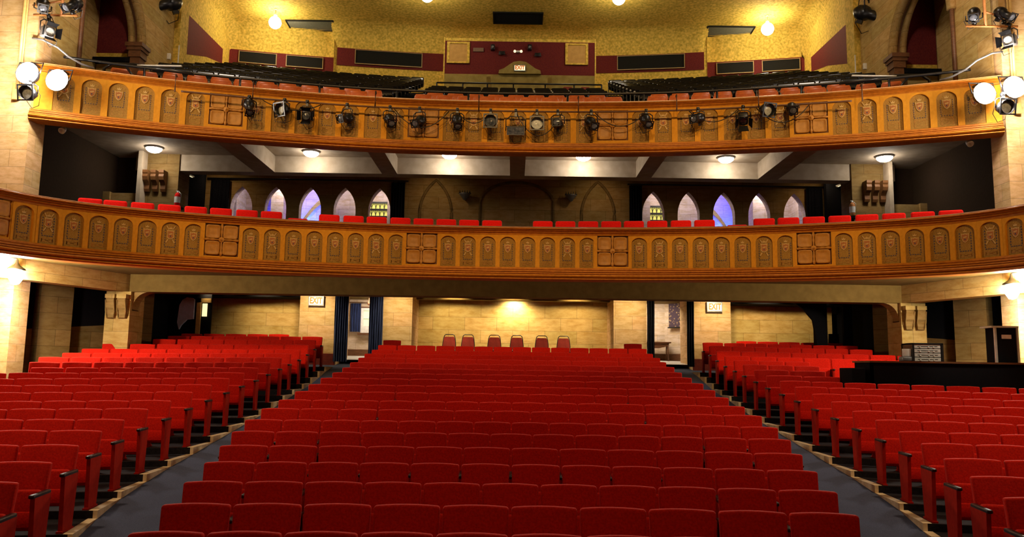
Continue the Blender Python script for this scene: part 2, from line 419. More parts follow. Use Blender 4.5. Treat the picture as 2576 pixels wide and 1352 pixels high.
def arch_plate(mb, x0, x1, z0, z1, prof, cx, y0, y1, mi=0, mr=None, zb=None):
    """front plate at y0 with an arched hole, reveals back to y1"""
    n = len(prof) // 2; L = prof[:n + 1]; Rr = prof[n:]
    zb = prof[0][1] if zb is None else zb
    A = [(x0, z0)] + ([(L[0][0], z0)] if z0 < L[0][1] - 1e-6 else []) + L + [(cx, z1), (x0, z1)]
    B = [(x1, z1), (cx, z1)] + Rr + ([(Rr[-1][0], z0)] if z0 < Rr[-1][1] - 1e-6 else []) + [(x1, z0)]
    mb.add([(x, y0, z) for x, z in A], [tuple(range(len(A)))], mi)
    mb.add([(x, y0, z) for x, z in B], [tuple(range(len(B)))], mi)
    if z0 < prof[0][1] - 1e-6:
        mb.add([(prof[0][0], y0, z0), (prof[-1][0], y0, z0), (prof[-1][0], y0, prof[0][1]), (prof[0][0], y0, prof[0][1])], [(0, 1, 2, 3)], mi)
    m = len(prof)
    mb.add([(x, y0, z) for x, z in prof] + [(x, y1, z) for x, z in prof], [(i, i + 1, m + i + 1, m + i) for i in range(m - 1)], mi if mr is None else mr)
    mb.add([(prof[0][0], y0, prof[0][1]), (prof[-1][0], y0, prof[-1][1]), (prof[-1][0], y1, prof[-1][1]), (prof[0][0], y1, prof[0][1])], [(0, 1, 2, 3)], mi if mr is None else mr)

def shield(kind, w=.15, h=.2):
    mb = MB()
    sh = [(-w / 2, h / 2), (-w * .3, h * .42), (0, h * .5), (w * .3, h * .42), (w / 2, h / 2), (w * .46, 0), (w * .3, -h * .32), (0, -h / 2), (-w * .3, -h * .32), (-w * .46, 0)]
    if kind == 1: sh = [(-w * .5, h * .5), (w * .5, h * .5), (w * .42, h * .1), (w * .5, -h * .25), (w * .3, -h * .42), (0, -h * .5), (-w * .3, -h * .42), (-w * .5, -h * .25), (-w * .42, h * .1)]
    T = ZUP_TO_Y
    mb.prism([(x, z) for x, z in sh], 0, .012, 0, T)
    mb.prism([(x * .76, z * .76) for x, z in sh], .012, .018, 1, T)
    # charge on the field
    mb.prism([(-w * .22, h * .1), (w * .22, h * .18), (w * .22, h * .06), (-w * .22, -.02 * h)], .018, .021, 0, T)
    mb.prism([(-w * .1, -h * .1), (w * .1, -h * .1), (0, -h * .26)], .018, .021, 2, T)
    # crest above
    mb.prism([(-w * .2, h * .6), (w * .2, h * .6), (w * .3, h * .82), (w * .1, h * .72), (0, h * .9), (-w * .1, h * .72), (-w * .3, h * .82)], 0, .01, 0, T)
    if kind == 1:
        for s in (-1, 1):
            mb.prism([(s * w * .2, h * .55), (s * w * .32, h * .55), (s * w * .62, h * .95), (s * w * .5, h * .98)][::s], 0, .014, 0, T)
            mb.prism([(s * w * .2, -h * .5), (s * w * .5, -h * .9), (s * w * .66, -h * .86), (s * w * .34, -h * .48)][::s], 0, .014, 0, T)
    return mb
def arch_module(pw, z0, z1, hw, ahi, lo, ph):
    """plate of width pw with an arched niche; local origin on curve, x along, -y outward"""
    mb = MB(); zs = ahi - hw * .85
    prof = arch_profile(0, hw, zs, ahi, lo, 6)
    arch_plate(mb, -pw / 2, pw / 2, z0, z1, prof, 0, -.0, .045, 0)
    st = MB(); fz = (lo + zs) / 2 + .12
    # stencilled frames inside the niche: dotted upper frame, bracketed lower frame
    for s in (-1, 1):
        for k in range(7):
            z = zs - .02 - k * .055; st.box(s * hw * .58 - .007, s * hw * .58 + .007, .036, .043, z - .016, z + .012, 0)
    for k in range(5):
        x = (-2 + k) * hw * .25; st.box(x - .013, x + .013, .036, .043, zs - .40, zs - .386, 0)
    zl = lo + .05; zh = zs - .45
    for s in (-1, 1):
        st.box(s * hw * .55 - .005, s * hw * .55 + .005, .036, .043, zl, zl + .07, 1); st.box(s * hw * .55 - .005, s * hw * .55 + .005, .036, .043, zh - .07, zh, 1)
        st.box(min(s * hw * .55, s * hw * .2), max(s * hw * .55, s * hw * .2), .036, .043, zl, zl + .01, 1)
        st.box(min(s * hw * .55, s * hw * .2), max(s * hw * .55, s * hw * .2), .036, .043, zh - .01, zh, 1)
    st.box(-.03, .03, .036, .043, zl + .03, zl + .04, 1); st.box(-.03, .03, .036, .043, zh - .04, zh - .03, 1)
    bk = MB(); bk.add([(-hw - .01, .044, lo - .01), (hw + .01, .044, lo - .01), (hw + .01, .044, ahi + .01), (-hw - .01, .044, ahi + .01)], [(0, 1, 2, 3)], 0)
    return mb, st, bk, zs
def cross_module(pw, z0, z1, c):
    mb = MB(); h = c
    zc = (z0 + z1) / 2 + .02
    # frame plate around a recessed square
    for (a, b, e, f) in ((-pw / 2, -h, z0, z1), (h, pw / 2, z0, z1), (-h, h, z0, zc - h), (-h, h, zc + h, z1)): mb.box(a, b, 0, .045, e, f, 0)
    for sx in (-1, 1):
        for sz in (-1, 1):
            cx = sx * h * .5; cz = zc + sz * h * .5; q = h * .43
            ring = [];
            for k in range(24):
                th = 2 * PI * k / 24; cc, ss = math.cos(th), math.sin(th)
                e = .32; x = math.copysign(abs(cc) ** e, cc); z = math.copysign(abs(ss) ** e, ss); ring.append((x, z))
            vs = []
            for rr, y in ((1, .04), (.96, -.01), (.8, .012), (.3, .004)):
                vs += [(cx + x * q * rr, y, cz + z * q * rr) for x, z in ring]
            fs = [(a * 24 + k, a * 24 + (k + 1) % 24, (a + 1) * 24 + (k + 1) % 24, (a + 1) * 24 + k) for a in range(3) for k in range(24)] + [tuple(range(72, 96))]
            mb.add(vs, fs, 1, True)
    for a, b in (((-h, zc), (h, zc)), ((0, zc - h), (0, zc + h))):
        P = []; Rr = []
        for k in range(13):
            u = k / 12; P.append((a[0] + (b[0] - a[0]) * u, -.005, a[1] + (b[1] - a[1]) * u)); Rr.append(.018 + .016 * (1 if k in (1, 11) else 0) + (.01 if k in (3, 9) else 0))
        mb.tube(P, Rr, 8, 2)
    T = Matrix.Translation((0, .0, zc)) @ Matrix.Rotation(PI / 2, 4, 'X')
    mb.lathe([(h * .17, -.02), (h * .17, .02), (h * .12, .035), (h * .09, .03), (h * .07, .06), (0, .07)], 14, 2, T)
    mb.add([(-h, .044, zc - h), (h, .044, zc - h), (h, .044, zc + h), (-h, .044, zc + h)], [(0, 1, 2, 3)], 3)
    return mb
def place(o, curve, s, d, z=0):
    p, t, n = curve.at(s); q = p + n * d; o.location = (q.x, q.y, z); o.rotation_euler = (0, 0, math.atan2(t.y, t.x))
def balcony_front(name, curve, z0, z1, ztop, zbot, bays, bay, off, npan, first, pitch, hw, chalf, smin, smax, inner):
    mb = MB()
    top = [(-inner, ztop - .06), (-inner, ztop - .04), (.10, ztop - .04), (.13, ztop - .05), (.12, ztop - .07), (.07, ztop - .08), (.09, ztop - .10), (.04, ztop - .115), (.055, ztop - .14), (.015, ztop - .16), (.005, z1), (-.05, z1), (-.05, z0)]
    H = z0 - zbot
    bot = [(-.05, z0), (.01, z0), (.03, z0 - H * .08), (.03, z0 - H * .16), (.01, z0 - H * .2), (.07, z0 - H * .24), (.07, z0 - H * .34), (.03, z0 - H * .38), (.10, z0 - H * .42), (.10, z0 - H * .5), (.06, z0 - H * .54), (.15, z0 - H * .58), (.17, z0 - H * .68), (.15, z0 - H * .76), (.09, z0 - H * .80), (.13, z0 - H * .86), (.13, z0 - H * .93), (.08, zbot), (-inner, zbot)]
    sweep(mb, curve, top[:-1], 0); sweep(mb, curve, [top[-2], top[-1]], 1); sweep(mb, curve, bot, 0)
    sweep(mb, curve, [(-inner, zbot), (-inner, ztop)], 0)
    root = struct(mb.build(name, [FASCM, FASC]))
    pl, st, bk, zs = arch_module(pitch, z0, z1, hw, z1 - .045, z0 + .0, 0)
    protos = {}
    P0 = pl.build('arched_panel', FASC); B0 = bk.build('niche_back', OLIVE); S0 = st.build('stencil_frame', [NAVY, RELIEF])
    SH = [shield(k).build('shield', [GOLD, SHRED, NAVY]) for k in (0, 1)]
    X0 = cross_module(chalf * 2 + .16, z0, z1, chalf).build('cross_panel', [FASC, RELIEF, RELIEF, BROWNR])
    used = set()
    def use(o, parent):
        c = o if o.name not in used else o.copy()
        if o.name in used: COL.objects.link(c)
        used.add(o.name); c.parent = parent; return c
    n = 0
    for b in bays:
        sc = off + b * bay
        if smin < sc < smax:
            c = use(X0, root); place(c, curve, sc, -.0)
        for k in range(npan):
            s = sc + first + pitch * k
            if not (smin < s < smax): continue
            c = use(P0, root); place(c, curve, s, 0); n += 1
            b1 = use(B0, c); b1.location = (0, 0, 0); s1 = use(S0, c); s1.location = (0, 0, 0)
            kd = 1 if (k % npan) in (1, 6) else 0
            h1 = use(SH[kd], c); h1.location = (0, .043, zs - .12 + (.0 if kd else .0)); h1.scale = (hw / .18,) * 3
    # fill between cross frame and neighbouring arches is the plain ochre face behind
    return root
fl = balcony_front('wall_mezzanine_front', CL, 4.40, 5.17, 5.37, 4.09, range(-3, 3), 4.515, 2.33, 8, .625, .471, .185, .37, -12.6, 12.6, .25)
fu = balcony_front('wall_upper_balcony_front', CU, 7.80, 8.70, 8.88, 7.50, range(-3, 3), 4.865, 2.49, 7, .715, .572, .215, .40, -11.3, 11.3, .25)
# polished top rail of the mezzanine
mb = MB(); sweep(mb, CL, [(-.28, 5.335), (-.28, 5.365), (.04, 5.37), (.07, 5.355), (.07, 5.335)], 0, True)
o = mb.build('top_rail', mottled('polished_rail', (.30, .15, .08), (.38, .2, .1), 6, .12, .8)); o.parent = fl
mb = MB(); sweep(mb, CU, [(-.28, 8.845), (-.28, 8.87), (.08, 8.88), (.13, 8.86), (.13, 8.84)], 0, True)
o = mb.build('top_rail', mottled('orange_rail', (.5, .22, .07), (.6, .27, .09), 6, .3, .6)); o.parent = fu

# ---------------------------------------------------------------- slabs of both balconies
def slab(name, curve, inset, yb, z0, z1, mats, xw=13.6):
    pts = [(p.x, p.y) for p in curve.offs(-inset)]
    poly = pts + [(xw, pts[-1][1]), (xw, yb), (-xw, yb), (-xw, pts[0][1])]
    poly = poly[::1]
    mb = MB(); n = len(poly)
    mb.add([(x, y, z0) for x, y in poly], [tuple(range(n))[::-1]], 0); mb.add([(x, y, z1) for x, y in poly], [tuple(range(n))], 1)
    mb.add([(x, y, z0) for x, y in poly] + [(x, y, z1) for x, y in poly], [(i, (i + 1) % n, n + (i + 1) % n, n + i) for i in range(n)], 0)
    return struct(mb.build(name, mats))
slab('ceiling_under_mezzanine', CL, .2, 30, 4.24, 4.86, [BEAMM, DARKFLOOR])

# ---------------------------------------------------------------- ground floor walls
def wallbox(name, boxes, mat):
    mb = MB()
    for b in boxes: mb.box(*b)
    return struct(mb.build(name, mat))
ZL = 1.2
wallbox('wall_rear_pier_left', [(-6.25, -5.17, 23.4, 25.2, ZL, 4.24), (-3.81, -2.95, 23.4, 25.2, ZL, 4.24)], STONEP)
wallbox('wall_rear_pier_right', [(2.95, 3.92, 23.4, 25.2, ZL, 4.24), (5.27, 6.38, 23.4, 25.2, ZL, 4.24)], STONEP)
wallbox('wall_rear_centre', [(-2.95, 2.95, 25.0, 25.2, ZL, 4.24)], STONE)
wallbox('wall_rear_left', [(-9.9, -6.25, 24.3, 24.5, ZL, 4.24)], STONE)
wallbox('wall_rear_right', [(6.38, 9.7, 24.3, 24.5, ZL, 4.24)], STONE)
wallbox('wall_recess_shade', [(-9.9, -6.26, 23.5, 24.29, 4.02, 4.239), (6.39, 9.9, 23.5, 24.29, 4.02, 4.239)], BLACKM)  # matt black drops added to stand in for shade under the ceiling
wallbox('ceiling_beam_rear', [(-2.94, 2.94, 24.2, 24.5, 4.08, 4.239)], BEAMM)
mb = MB()
for a, b, y in ((-6.26, -5.16, 23.37), (-3.82, -2.94, 23.37), (2.94, 3.93, 23.37), (5.26, 6.39, 23.37)): mb.box(a, b, y, y + .05, 1.9, 2.38)
struct(mb.build('baseboard_rear', DKRED))
# corridor behind the doors
wallbox('wall_corridor', [(-6.6, -3.0, 26.6, 26.8, 1.8, 4.24), (3.0, 5.6, 26.6, 26.8, 1.8, 4.24), (-6.6, -6.4, 25.2, 26.6, 1.8, 4.24), (-3.0, -2.8, 25.2, 26.8, 1.8, 4.24), (2.8, 3.0, 25.2, 26.8, 1.8, 4.24)], PALE)
mb = MB(); mb.add([(5.0, 26.65, 1.8), (6.6, 25.2, 1.8), (6.6, 25.2, 4.24), (5.0, 26.65, 4.24)], [(0, 1, 2, 3)], 0); struct(mb.build('wall_corridor_angle', PALE))
mb = MB(); mb.box(-6.4, -3.0, 26.55, 26.6, 2.2, 2.58); mb.box(3.0, 5.1, 26.55, 26.6, 2.2, 2.58)
mb.add([(5.02, 26.56, 2.2), (6.5, 25.22, 2.2), (6.5, 25.22, 2.58), (5.02, 26.56, 2.58)], [(0, 1, 2, 3)], 0)
struct(mb.build('baseboard_corridor', BROWN))
mb = MB()
for a, b in ((-6.4, -3.0), (3.0, 6.4)):
    mb.add([(a, 23.9, 2.215), (b, 23.9, 2.215), (b, 26.6, 2.37), (a, 26.6, 2.37)], [(0, 1, 2, 3)], 0)
struct(mb.build('floor_corridor', PALEFLOOR))
for sx in (-1, 1): lamp('corridor_light', 'AREA', (sx * 4.5, 25.6, 4.15), 34, (1, .85, .68), 1.0, aim=(sx * 4.5, 26.2, 2), sy=.6)

def drape(name, x0, x1, y, z0, z1, mat, label, folds=6, amp=.035, cat='curtain', group=None, tie=0):
    mb = MB(); n = folds * 6; vs = []; rows_ = 9
    for r in range(rows_):
        z = z0 + (z1 - z0) * r / (rows_ - 1)
        for k in range(n + 1):
            u = k / n; x = x0 + (x1 - x0) * u; yy = y + amp * math.sin(u * folds * 2 * PI + .4 * math.sin(r * .7)) + .012 * math.sin(u * 17 + r)
            vs.append((x, yy, z))
    N1 = n + 1; m0 = len(vs)
    vs += [(a, b + .03, c) for a, b, c in vs]
    fs = [(r * N1 + k, r * N1 + k + 1, (r + 1) * N1 + k + 1, (r + 1) * N1 + k) for r in range(rows_ - 1) for k in range(n)]
    fs += [tuple(m0 + q for q in f[::-1]) for f in fs]
    fs += [(r * N1, (r + 1) * N1, m0 + (r + 1) * N1, m0 + r * N1) for r in range(rows_ - 1)] + [(r * N1 + n, m0 + r * N1 + n, m0 + (r + 1) * N1 + n, (r + 1) * N1 + n) for r in range(rows_ - 1)]
    mb.add(vs, fs, 0, True)
    o = mb.build(name, mat); tag(o, label, cat, group); return o
G = 'drapes in the ground floor doorways'
drape('door_curtain', -5.2, -4.80, 23.3, 2.15, 4.235, NAVYD, 'dark blue floor-length curtain on the left jamb of the left doorway', group=G)
drape('door_curtain', -4.19, -3.79, 23.3, 2.15, 4.235, NAVYD, 'dark blue floor-length curtain on the right jamb of the left doorway', group=G)
drape('door_curtain', 3.92, 4.13, 23.3, 2.15, 4.235, BLKD, 'narrow black curtain in the right doorway, on its left jamb', 3, group=G)
drape('door_curtain', 5.08, 5.28, 23.3, 2.15, 4.235, BLKD, 'narrow black curtain in the right doorway, on its right jamb', 3, group=G)
drape('window_curtain', -5.38, -5.04, 26.45, 3.16, 4.1, NAVYD, 'short dark blue curtain beside the small corridor window', 4, .02)
mb = MB(); mb.tube([(-5.45, 26.44, 4.13), (-4.1, 26.44, 4.13)], .012); tag(mb.build('curtain_rod', BROWN), 'thin dark curtain rod above the small corridor window', 'curtain rod')
# small corridor window (setting)
r = MB(); r.box(-5.04, -4.96, 26.5, 26.6, 3.1, 3.95); r.box(-4.1, -4.02, 26.5, 26.6, 3.1, 3.95); r.box(-4.96, -4.1, 26.5, 26.6, 3.87, 3.95); r.box(-4.96, -4.1, 26.52, 26.59, 3.6, 3.63); r.box(-4.96, -4.1, 26.52, 26.59, 3.13, 3.36, 0)
wn = struct(r.build('window_1', WHITEP))
r = MB(); r.box(-4.96, -4.1, 26.56, 26.58, 3.36, 3.87); r.build('pane', GLASSW, wn)
r = MB(); r.box(-5.12, -4.0, 26.40, 26.59, 3.06, 3.12); r.box(-5.1, -4.0, 26.5, 26.59, 3.95, 4.0); r.build('window_frame', BROWN, wn)
r = MB(); r.lathe([(.0, 0), (.035, .02), (.05, .07), (.03, .12), (.015, .15), (.012, .3)], 10, 0, Matrix.Translation((-4.68, 25.9, 3.99)))
tag(r.build('hanging_lamp', BROWN), 'dark finial of a hanging lamp in the left doorway corridor', 'lamp')
# wall tapestry, hung on the angled wall
m, t, b = new_mat('woven_tapestry'); N = t.nodes; Lk = t.links
tc = N.new('ShaderNodeTexCoord'); vo = N.new('ShaderNodeTexVoronoi'); vo.inputs['Scale'].default_value = 13; vo.distance = 'EUCLIDEAN'; vo.feature = 'F1'; Lk.new(tc.outputs['Object'], vo.inputs['Vector'])
cr = N.new('ShaderNodeValToRGB'); cr.color_ramp.elements[0].position = .12; cr.color_ramp.elements[0].color = (.42, .28, .12, 1); cr.color_ramp.elements[1].color = (.06, .035, .05, 1); cr.color_ramp.elements[1].position = .42
Lk.new(vo.outputs['Distance'], cr.inputs[0]); Lk.new(cr.outputs[0], b.inputs['Base Color']); b.inputs['Roughness'].default_value = .9; TAPM = m
rt = empty('tapestry', (5.3, 26.25, 3.45), 0, 'patterned brown and gold tapestry hanging in the right doorway corridor', 'tapestry')
v0 = Vector((0, 0, 0)); dx, dy = .74, -.67
r = MB(); r.add([(-.16, .10, .0), (.62, -.60, .0), (.62, -.60, .78), (-.16, .10, .78), (-.15, .12, 0), (.63, -.58, 0), (.63, -.58, .78), (-.15, .12, .78)], [(0, 1, 2, 3), (5, 4, 7, 6), (0, 4, 5, 1), (3, 2, 6, 7), (0, 3, 7, 4), (1, 5, 6, 2)], 0)
r.build('cloth', TAPM, rt)
r = MB(); r.tube([(-.19, .10, -.01), (.65, -.655, -.01)], .022); r.tube([(.55, -.57, -.02), (.55, -.57, -.16)], .014); r.build('bottom_rod', BLACK, rt)
# console table
rt = empty('console_table', (4.7, 26.2, 2.34), 0, 'small dark wooden console table in the right doorway', 'table')
r = MB(); r.box(-.45, .45, -.18, .18, .58, .62); r.build('tabletop', BROWN, rt)
r = MB(); r.prism([(-.4, .58), (.4, .58), (.33, .48), (.1, .42), (-.1, .42), (-.33, .48)], -.15, .15, 0, ZUP_TO_Y); r.build('apron', BROWN, rt)
for sx in (-1, 1):
    for sy in (-1, 1): r = MB(); r.tube([(sx * .36, sy * .13, .58), (sx * .35, sy * .13, .3), (sx * .37, sy * .13, 0)], [.03, .02, .028], 8); r.build('leg', BROWN, rt)

# EXIT signs
def exit_sign(x, y, z, w, h, label, parent=None):
    rt = empty('exit_sign', (x, y, z), 0, label, 'exit sign')
    r = MB(); r.box(-w / 2 - .025, w / 2 + .025, -.0, .10, -h / 2 - .03, h / 2 + .03); r.build('housing', GREY, rt)
    r = MB(); r.box(-w / 2, w / 2, -.012, .0, -h / 2, h / 2); r.build('lit_face', SIGN, rt)
    c = bpy.data.curves.new('exit_letters', 'FONT'); c.body = 'EXIT'; c.size = h * 1.1; c.align_x = 'CENTER'; c.align_y = 'CENTER'; c.extrude = .004; c.offset = .009
    tc_ = bpy.data.objects.new('tmp_text', c); COL.objects.link(tc_); bpy.context.view_layer.update()
    me = bpy.data.meshes.new_from_object(tc_.evaluated_get(bpy.context.evaluated_depsgraph_get())); bpy.data.objects.remove(tc_); me.materials.clear(); me.materials.append(SIGNT)
    t = bpy.data.objects.new('exit_letters', me); COL.objects.link(t); t.parent = rt; t.location = (0, -.018, .0); t.rotation_euler = (PI / 2, 0, 0); t.scale = (w * .92 / max(.01, t.dimensions.x), 1, 1)
    return rt
exit_sign(-5.76, 23.29, 3.905, .40, .23, 'lit EXIT sign on the stone pier left of the left doorway')
exit_sign(5.89, 23.29, 3.90, .40, .23, 'lit EXIT sign on the stone pier right of the right doorway')

# rear under-balcony downlights (recessed cans)
def can_light(x, y, z, power, label, col=YEL, aim=None, spot=150):
    rt = empty('recessed_light', (x, y, z), 0, label, 'ceiling light')
    r = MB(); r.lathe([(.12, .0), (.15, -.005), (.15, -.03), (.11, -.03), (.10, .0)], 16); r.build('rim', WHITEP, rt)
    r = MB(); r.lathe([(.0, -.008), (.10, -.008)], 16); r.build('bulb', LAMPD, rt)
    lamp('downlight', 'SPOT', (x, y, z - .06), power, col, .06, aim=aim or (x, y, 0), spot=spot, blend=.8)
can_light(0.05, 24.72, 4.238, 150, 'recessed ceiling light over the centre rear wall', (1, .82, .5), aim=(.05, 25.0, 3.1))
for x, y, p in ((-5.8, 22.3, 150), (5.9, 22.3, 150), (-3.3, 22.3, 130), (3.4, 22.3, 130), (-7.3, 22.9, 110), (7.4, 22.9, 100), (-8.8, 22.9, 70), (8.8, 22.9, 60), (-1.8, 23.6, 170), (1.9, 23.6, 170), (0, 23.6, 130)):
    lamp('downlight', 'SPOT', (x, y, 4.2), p, (1, .76, .42), .08, aim=(x, y + 1.5, 3.0), spot=104, blend=.8)

for sx in (-1, 1): lamp('aisle_fill', 'SPOT', (sx * 4.5, 21.6, 4.2), 75, (1, .93, .88), .08, aim=(sx * 4.4, 20.6, 1.9), spot=62, blend=1)  # added fill without a fixture, lifts the rear ends of the aisles
# beams under the mezzanine
wallbox('ceiling_beam_main', [(-9.65, 9.95, 20.0, 20.5, 3.8, 4.239)], BEAMM)
for sx in (-1, 1):
    mb = MB(); a = Vector((sx * 9.64, 20.3)); b = Vector((sx * 11.3, 15.9)); d = (b - a).normalized(); n = Vector((-d.y, d.x)) * .3 * (1 if sx < 0 else -1)
    poly = [(a.x, a.y), (b.x, b.y), (b.x - abs(n.x) * -sx, b.y + .2), (a.x + sx * .35, a.y + .2)]
    if sx > 0: poly = poly[::-1]
    mb.prism(poly, 3.8, 4.239); struct(mb.build('ceiling_beam_' + ('left' if sx < 0 else 'right'), STONE))

def scroll_bracket(mb, x, y, z, w, h, d, M=None, mi=0):
    """a console bracket: S-profile in the y-z plane, projecting towards -y"""
    pr = [(0, h), (-d, h), (-d, h * .88), (-d * .92, h * .8), (-d * .98, h * .68), (-d * .85, h * .52), (-d * .55, h * .42), (-d * .4, h * .3), (-d * .42, h * .12), (-d * .3, 0), (0, 0)]
    T = Matrix.Translation((x, y, z))
    n = len(pr)
    vs = [(-w / 2, a, b) for a, b in pr] + [(w / 2, a, b) for a, b in pr]
    TT = (M or Matrix.Identity(4)) @ T
    mb.add(vs, [tuple(range(n)), tuple(range(n, 2 * n))[::-1]] + [(i, n + i, n + (i + 1) % n, (i + 1) % n) for i in range(n)], mi, False, TT)
for sx in (-1, 1):
    x0, x1 = (-10.22, -9.6) if sx < 0 else (9.72, 10.34)
    nm = 'left' if sx < 0 else 'right'
    wb = wallbox('wall_side_pier_' + nm, [(x0, x1, 20.0, 20.75, 1.0, 3.8)], STONE)
    r = MB()
    for k in range(2):
        cx = x0 + (x1 - x0) * (.27 + .46 * k)
        r.box(cx - .12, cx + .12, 19.84, 20.0, 3.62, 3.72, 0)
        scroll_bracket(r, cx, 20.0, 3.12, .2, .5, .14, None, 1)
        r.tube([(cx - .1, 19.84, 3.58), (cx - .11, 19.9, 3.3), (cx - .08, 19.93, 3.14), (cx + .08, 19.93, 3.14), (cx + .11, 19.9, 3.3), (cx + .1, 19.84, 3.58)], .014, 6, 1)
    r.build('corbel', [STONE, STONED], wb)
    # curved bracket under the main beam, inboard of the pier
    r = MB(); xi = -9.6 if sx < 0 else 9.72; pts = []
    for k in range(9):
        th = PI / 2 * k / 8; pts.append((xi - sx * .40 * (1 - math.cos(th)), 3.8 - .45 * (1 - math.sin(th)) - .0))
    poly = [(xi, 3.8)] + [(xi, 3.33)] + [(p[0], p[1]) for p in pts] + [(xi - sx * .40, 3.8)]
    if sx > 0: poly = poly[::-1]
    r.prism(poly, -20.45, -20.1, 0, Matrix.Rotation(PI / 2, 4, 'X')); r.build('curved_bracket', STONED, wb)
    # side aisle outer wall: dado with dark opening above, middle pier
    A = Vector((sx * 12.9, 17.9, 0)); B = Vector((sx * 10.0, 21.6, 0)); C = Vector((sx * 9.85, 24.3, 0))
    mb = MB()
    def quad(a, b, za, zb, zc, zd, mi):
        vs = [(a.x, a.y, za), (b.x, b.y, zb), (b.x, b.y, zc), (a.x, a.y, zd)]
        mb.add(vs, [(0, 1, 2, 3) if sx < 0 else (3, 2, 1, 0)], mi)
    quad(A, B, .8, .8, 3.08, 2.62, 0); quad(A, B, 3.08 - .46, 3.08, 4.24, 4.24, 1); quad(B, C, .8, .8, 4.24, 4.24, 1)
    d = (B - A).normalized(); n = Vector((d.y, -d.x, 0)) * (1 if sx < 0 else -1)
    for u0, u1 in ((.42, .58), (.9, 1.02)):
        p = A.lerp(B, u0); q = A.lerp(B, u1)
        poly = [(p.x, p.y), (q.x, q.y), (q.x + n.x * .35, q.y + n.y * .35), (p.x + n.x * .35, p.y + n.y * .35)]
        mb.prism(poly if sx < 0 else poly[::-1], .8, 4.24, 0)
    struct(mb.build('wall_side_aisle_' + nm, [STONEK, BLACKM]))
# dark doorway at the rear left with its lit pane, and dark door leaf at the rear right
dd = MB(); dd.box(-9.86, -9.05, 23.0, 23.1, 1.6, 4.24); dd.box(-9.05, -8.7, 23.0, 23.08, 1.6, 4.24)
do = struct(dd.build('door_1', BLACKM))
r = MB(); pr = [(-9.62, 3.20), (-9.58, 3.7), (-9.5, 3.85), (-9.38, 3.92), (-9.22, 3.9), (-9.16, 3.86), (-9.16, 3.3), (-9.35, 3.28), (-9.5, 3.12), (-9.56, 3.0)]
r.prism([(x, z) for x, z in pr][::-1], -22.98, -22.9, 0, ZUP_TO_Y); r.build('pale_wall_beyond', plain('blue_grey_wall', (.62, .64, .85)), do)
r = MB(); r.box(-9.1, -8.98, 22.94, 22.99, 2.2, 3.9); r.box(-9.1, -8.7, 22.94, 22.99, 3.78, 3.9); r.build('door_frame', GOLD, do)
r = MB(); r.box(-8.93, -8.80, 22.93, 22.97, 3.38, 3.75); r.build('lit_pane', emit('lit_pane', (1, .8, .4), 1.3), do)
dd = MB(); dd.box(8.6, 8.85, 22.6, 22.9, 1.6, 4.02); dd.prism([(7.9, 4.02), (8.85, 4.02), (8.85, 2.6), (8.6, 2.5), (8.45, 3.5), (8.2, 3.8)], -22.6, -22.5, 0, ZUP_TO_Y)
dd.box(9.35, 9.6, 22.6, 22.7, 1.6, 4.02)
struct(dd.build('door_2', BLACKM))
r = MB(); r.add([(8.98, 22.8, 2.5), (9.3, 22.8, 2.5), (9.36, 23.0, 3.15), (9.1, 23.0, 3.15), (8.98, 22.88, 2.5), (9.3, 22.88, 2.5), (9.36, 23.08, 3.15), (9.1, 23.08, 3.15)],
                 [(0, 1, 2, 3), (5, 4, 7, 6), (0, 4, 5, 1), (3, 2, 6, 7), (0, 3, 7, 4), (1, 5, 6, 2)], 0)
r.box(9.0, 9.25, 22.8, 23.0, 1.9, 2.5)
tag(r.build('leaning_panel', BLACKM), 'tall black panel leaning behind the last rows on the right', 'panel')

# banquet chairs against the centre rear wall
def banquet_chair():
    rt = empty('banquet_chair', (0, 0, 0))
    def rr(w, z): return [(-w, z), (w, z)]
    r = MB(); pr = [(-.20, .46), (.20, .46), (.19, .62), (.165, .80), (.14, .86), (-.14, .86), (-.165, .80), (-.19, .62)]
    r.prism(pr, -.03, .02, 0, ZUP_TO_Y); r.build('backrest', mottled('maroon_vinyl', (.20, .02, .012), (.28, .03, .02), 8, .5, .4), rt)
    r = MB(); r.tube([(-.21, 0, .0), (-.21, 0, .46), (-.20, 0, .62), (-.175, .02, .82), (-.15, .03, .90), (-.11, .03, .93), (.11, .03, .93), (.15, .03, .90), (.175, .02, .82), (.20, 0, .62), (.21, 0, .46), (.21, 0, .0)], .013, 8); r.build('back_frame', BLACK, rt)
    r = MB(); r.rbox(-.21, .21, -.42, .0, .41, .48, .03, 0); r.build('seat', bpy.data.materials['maroon_vinyl'], rt)
    for sx in (-1, 1): r = MB(); r.tube([(sx * .19, -.38, .42), (sx * .2, -.41, 0)], .012); r.build('leg', BLACK, rt)
    return rt
bc = banquet_chair()
for k, x in enumerate([-1.92, -1.35, -.55, .13, .89, 1.55]):
    c = bc if k == 0 else copy_tree(bc)
    c.location = (x, 24.35, floor_z(24.3, 0)); c.rotation_euler = (0, 0, random.uniform(-.1, .1))
    tag(c, f'maroon banquet chair against the rear wall, {ORD[k]} from the left of six', 'chair', 'banquet chairs by the rear wall')

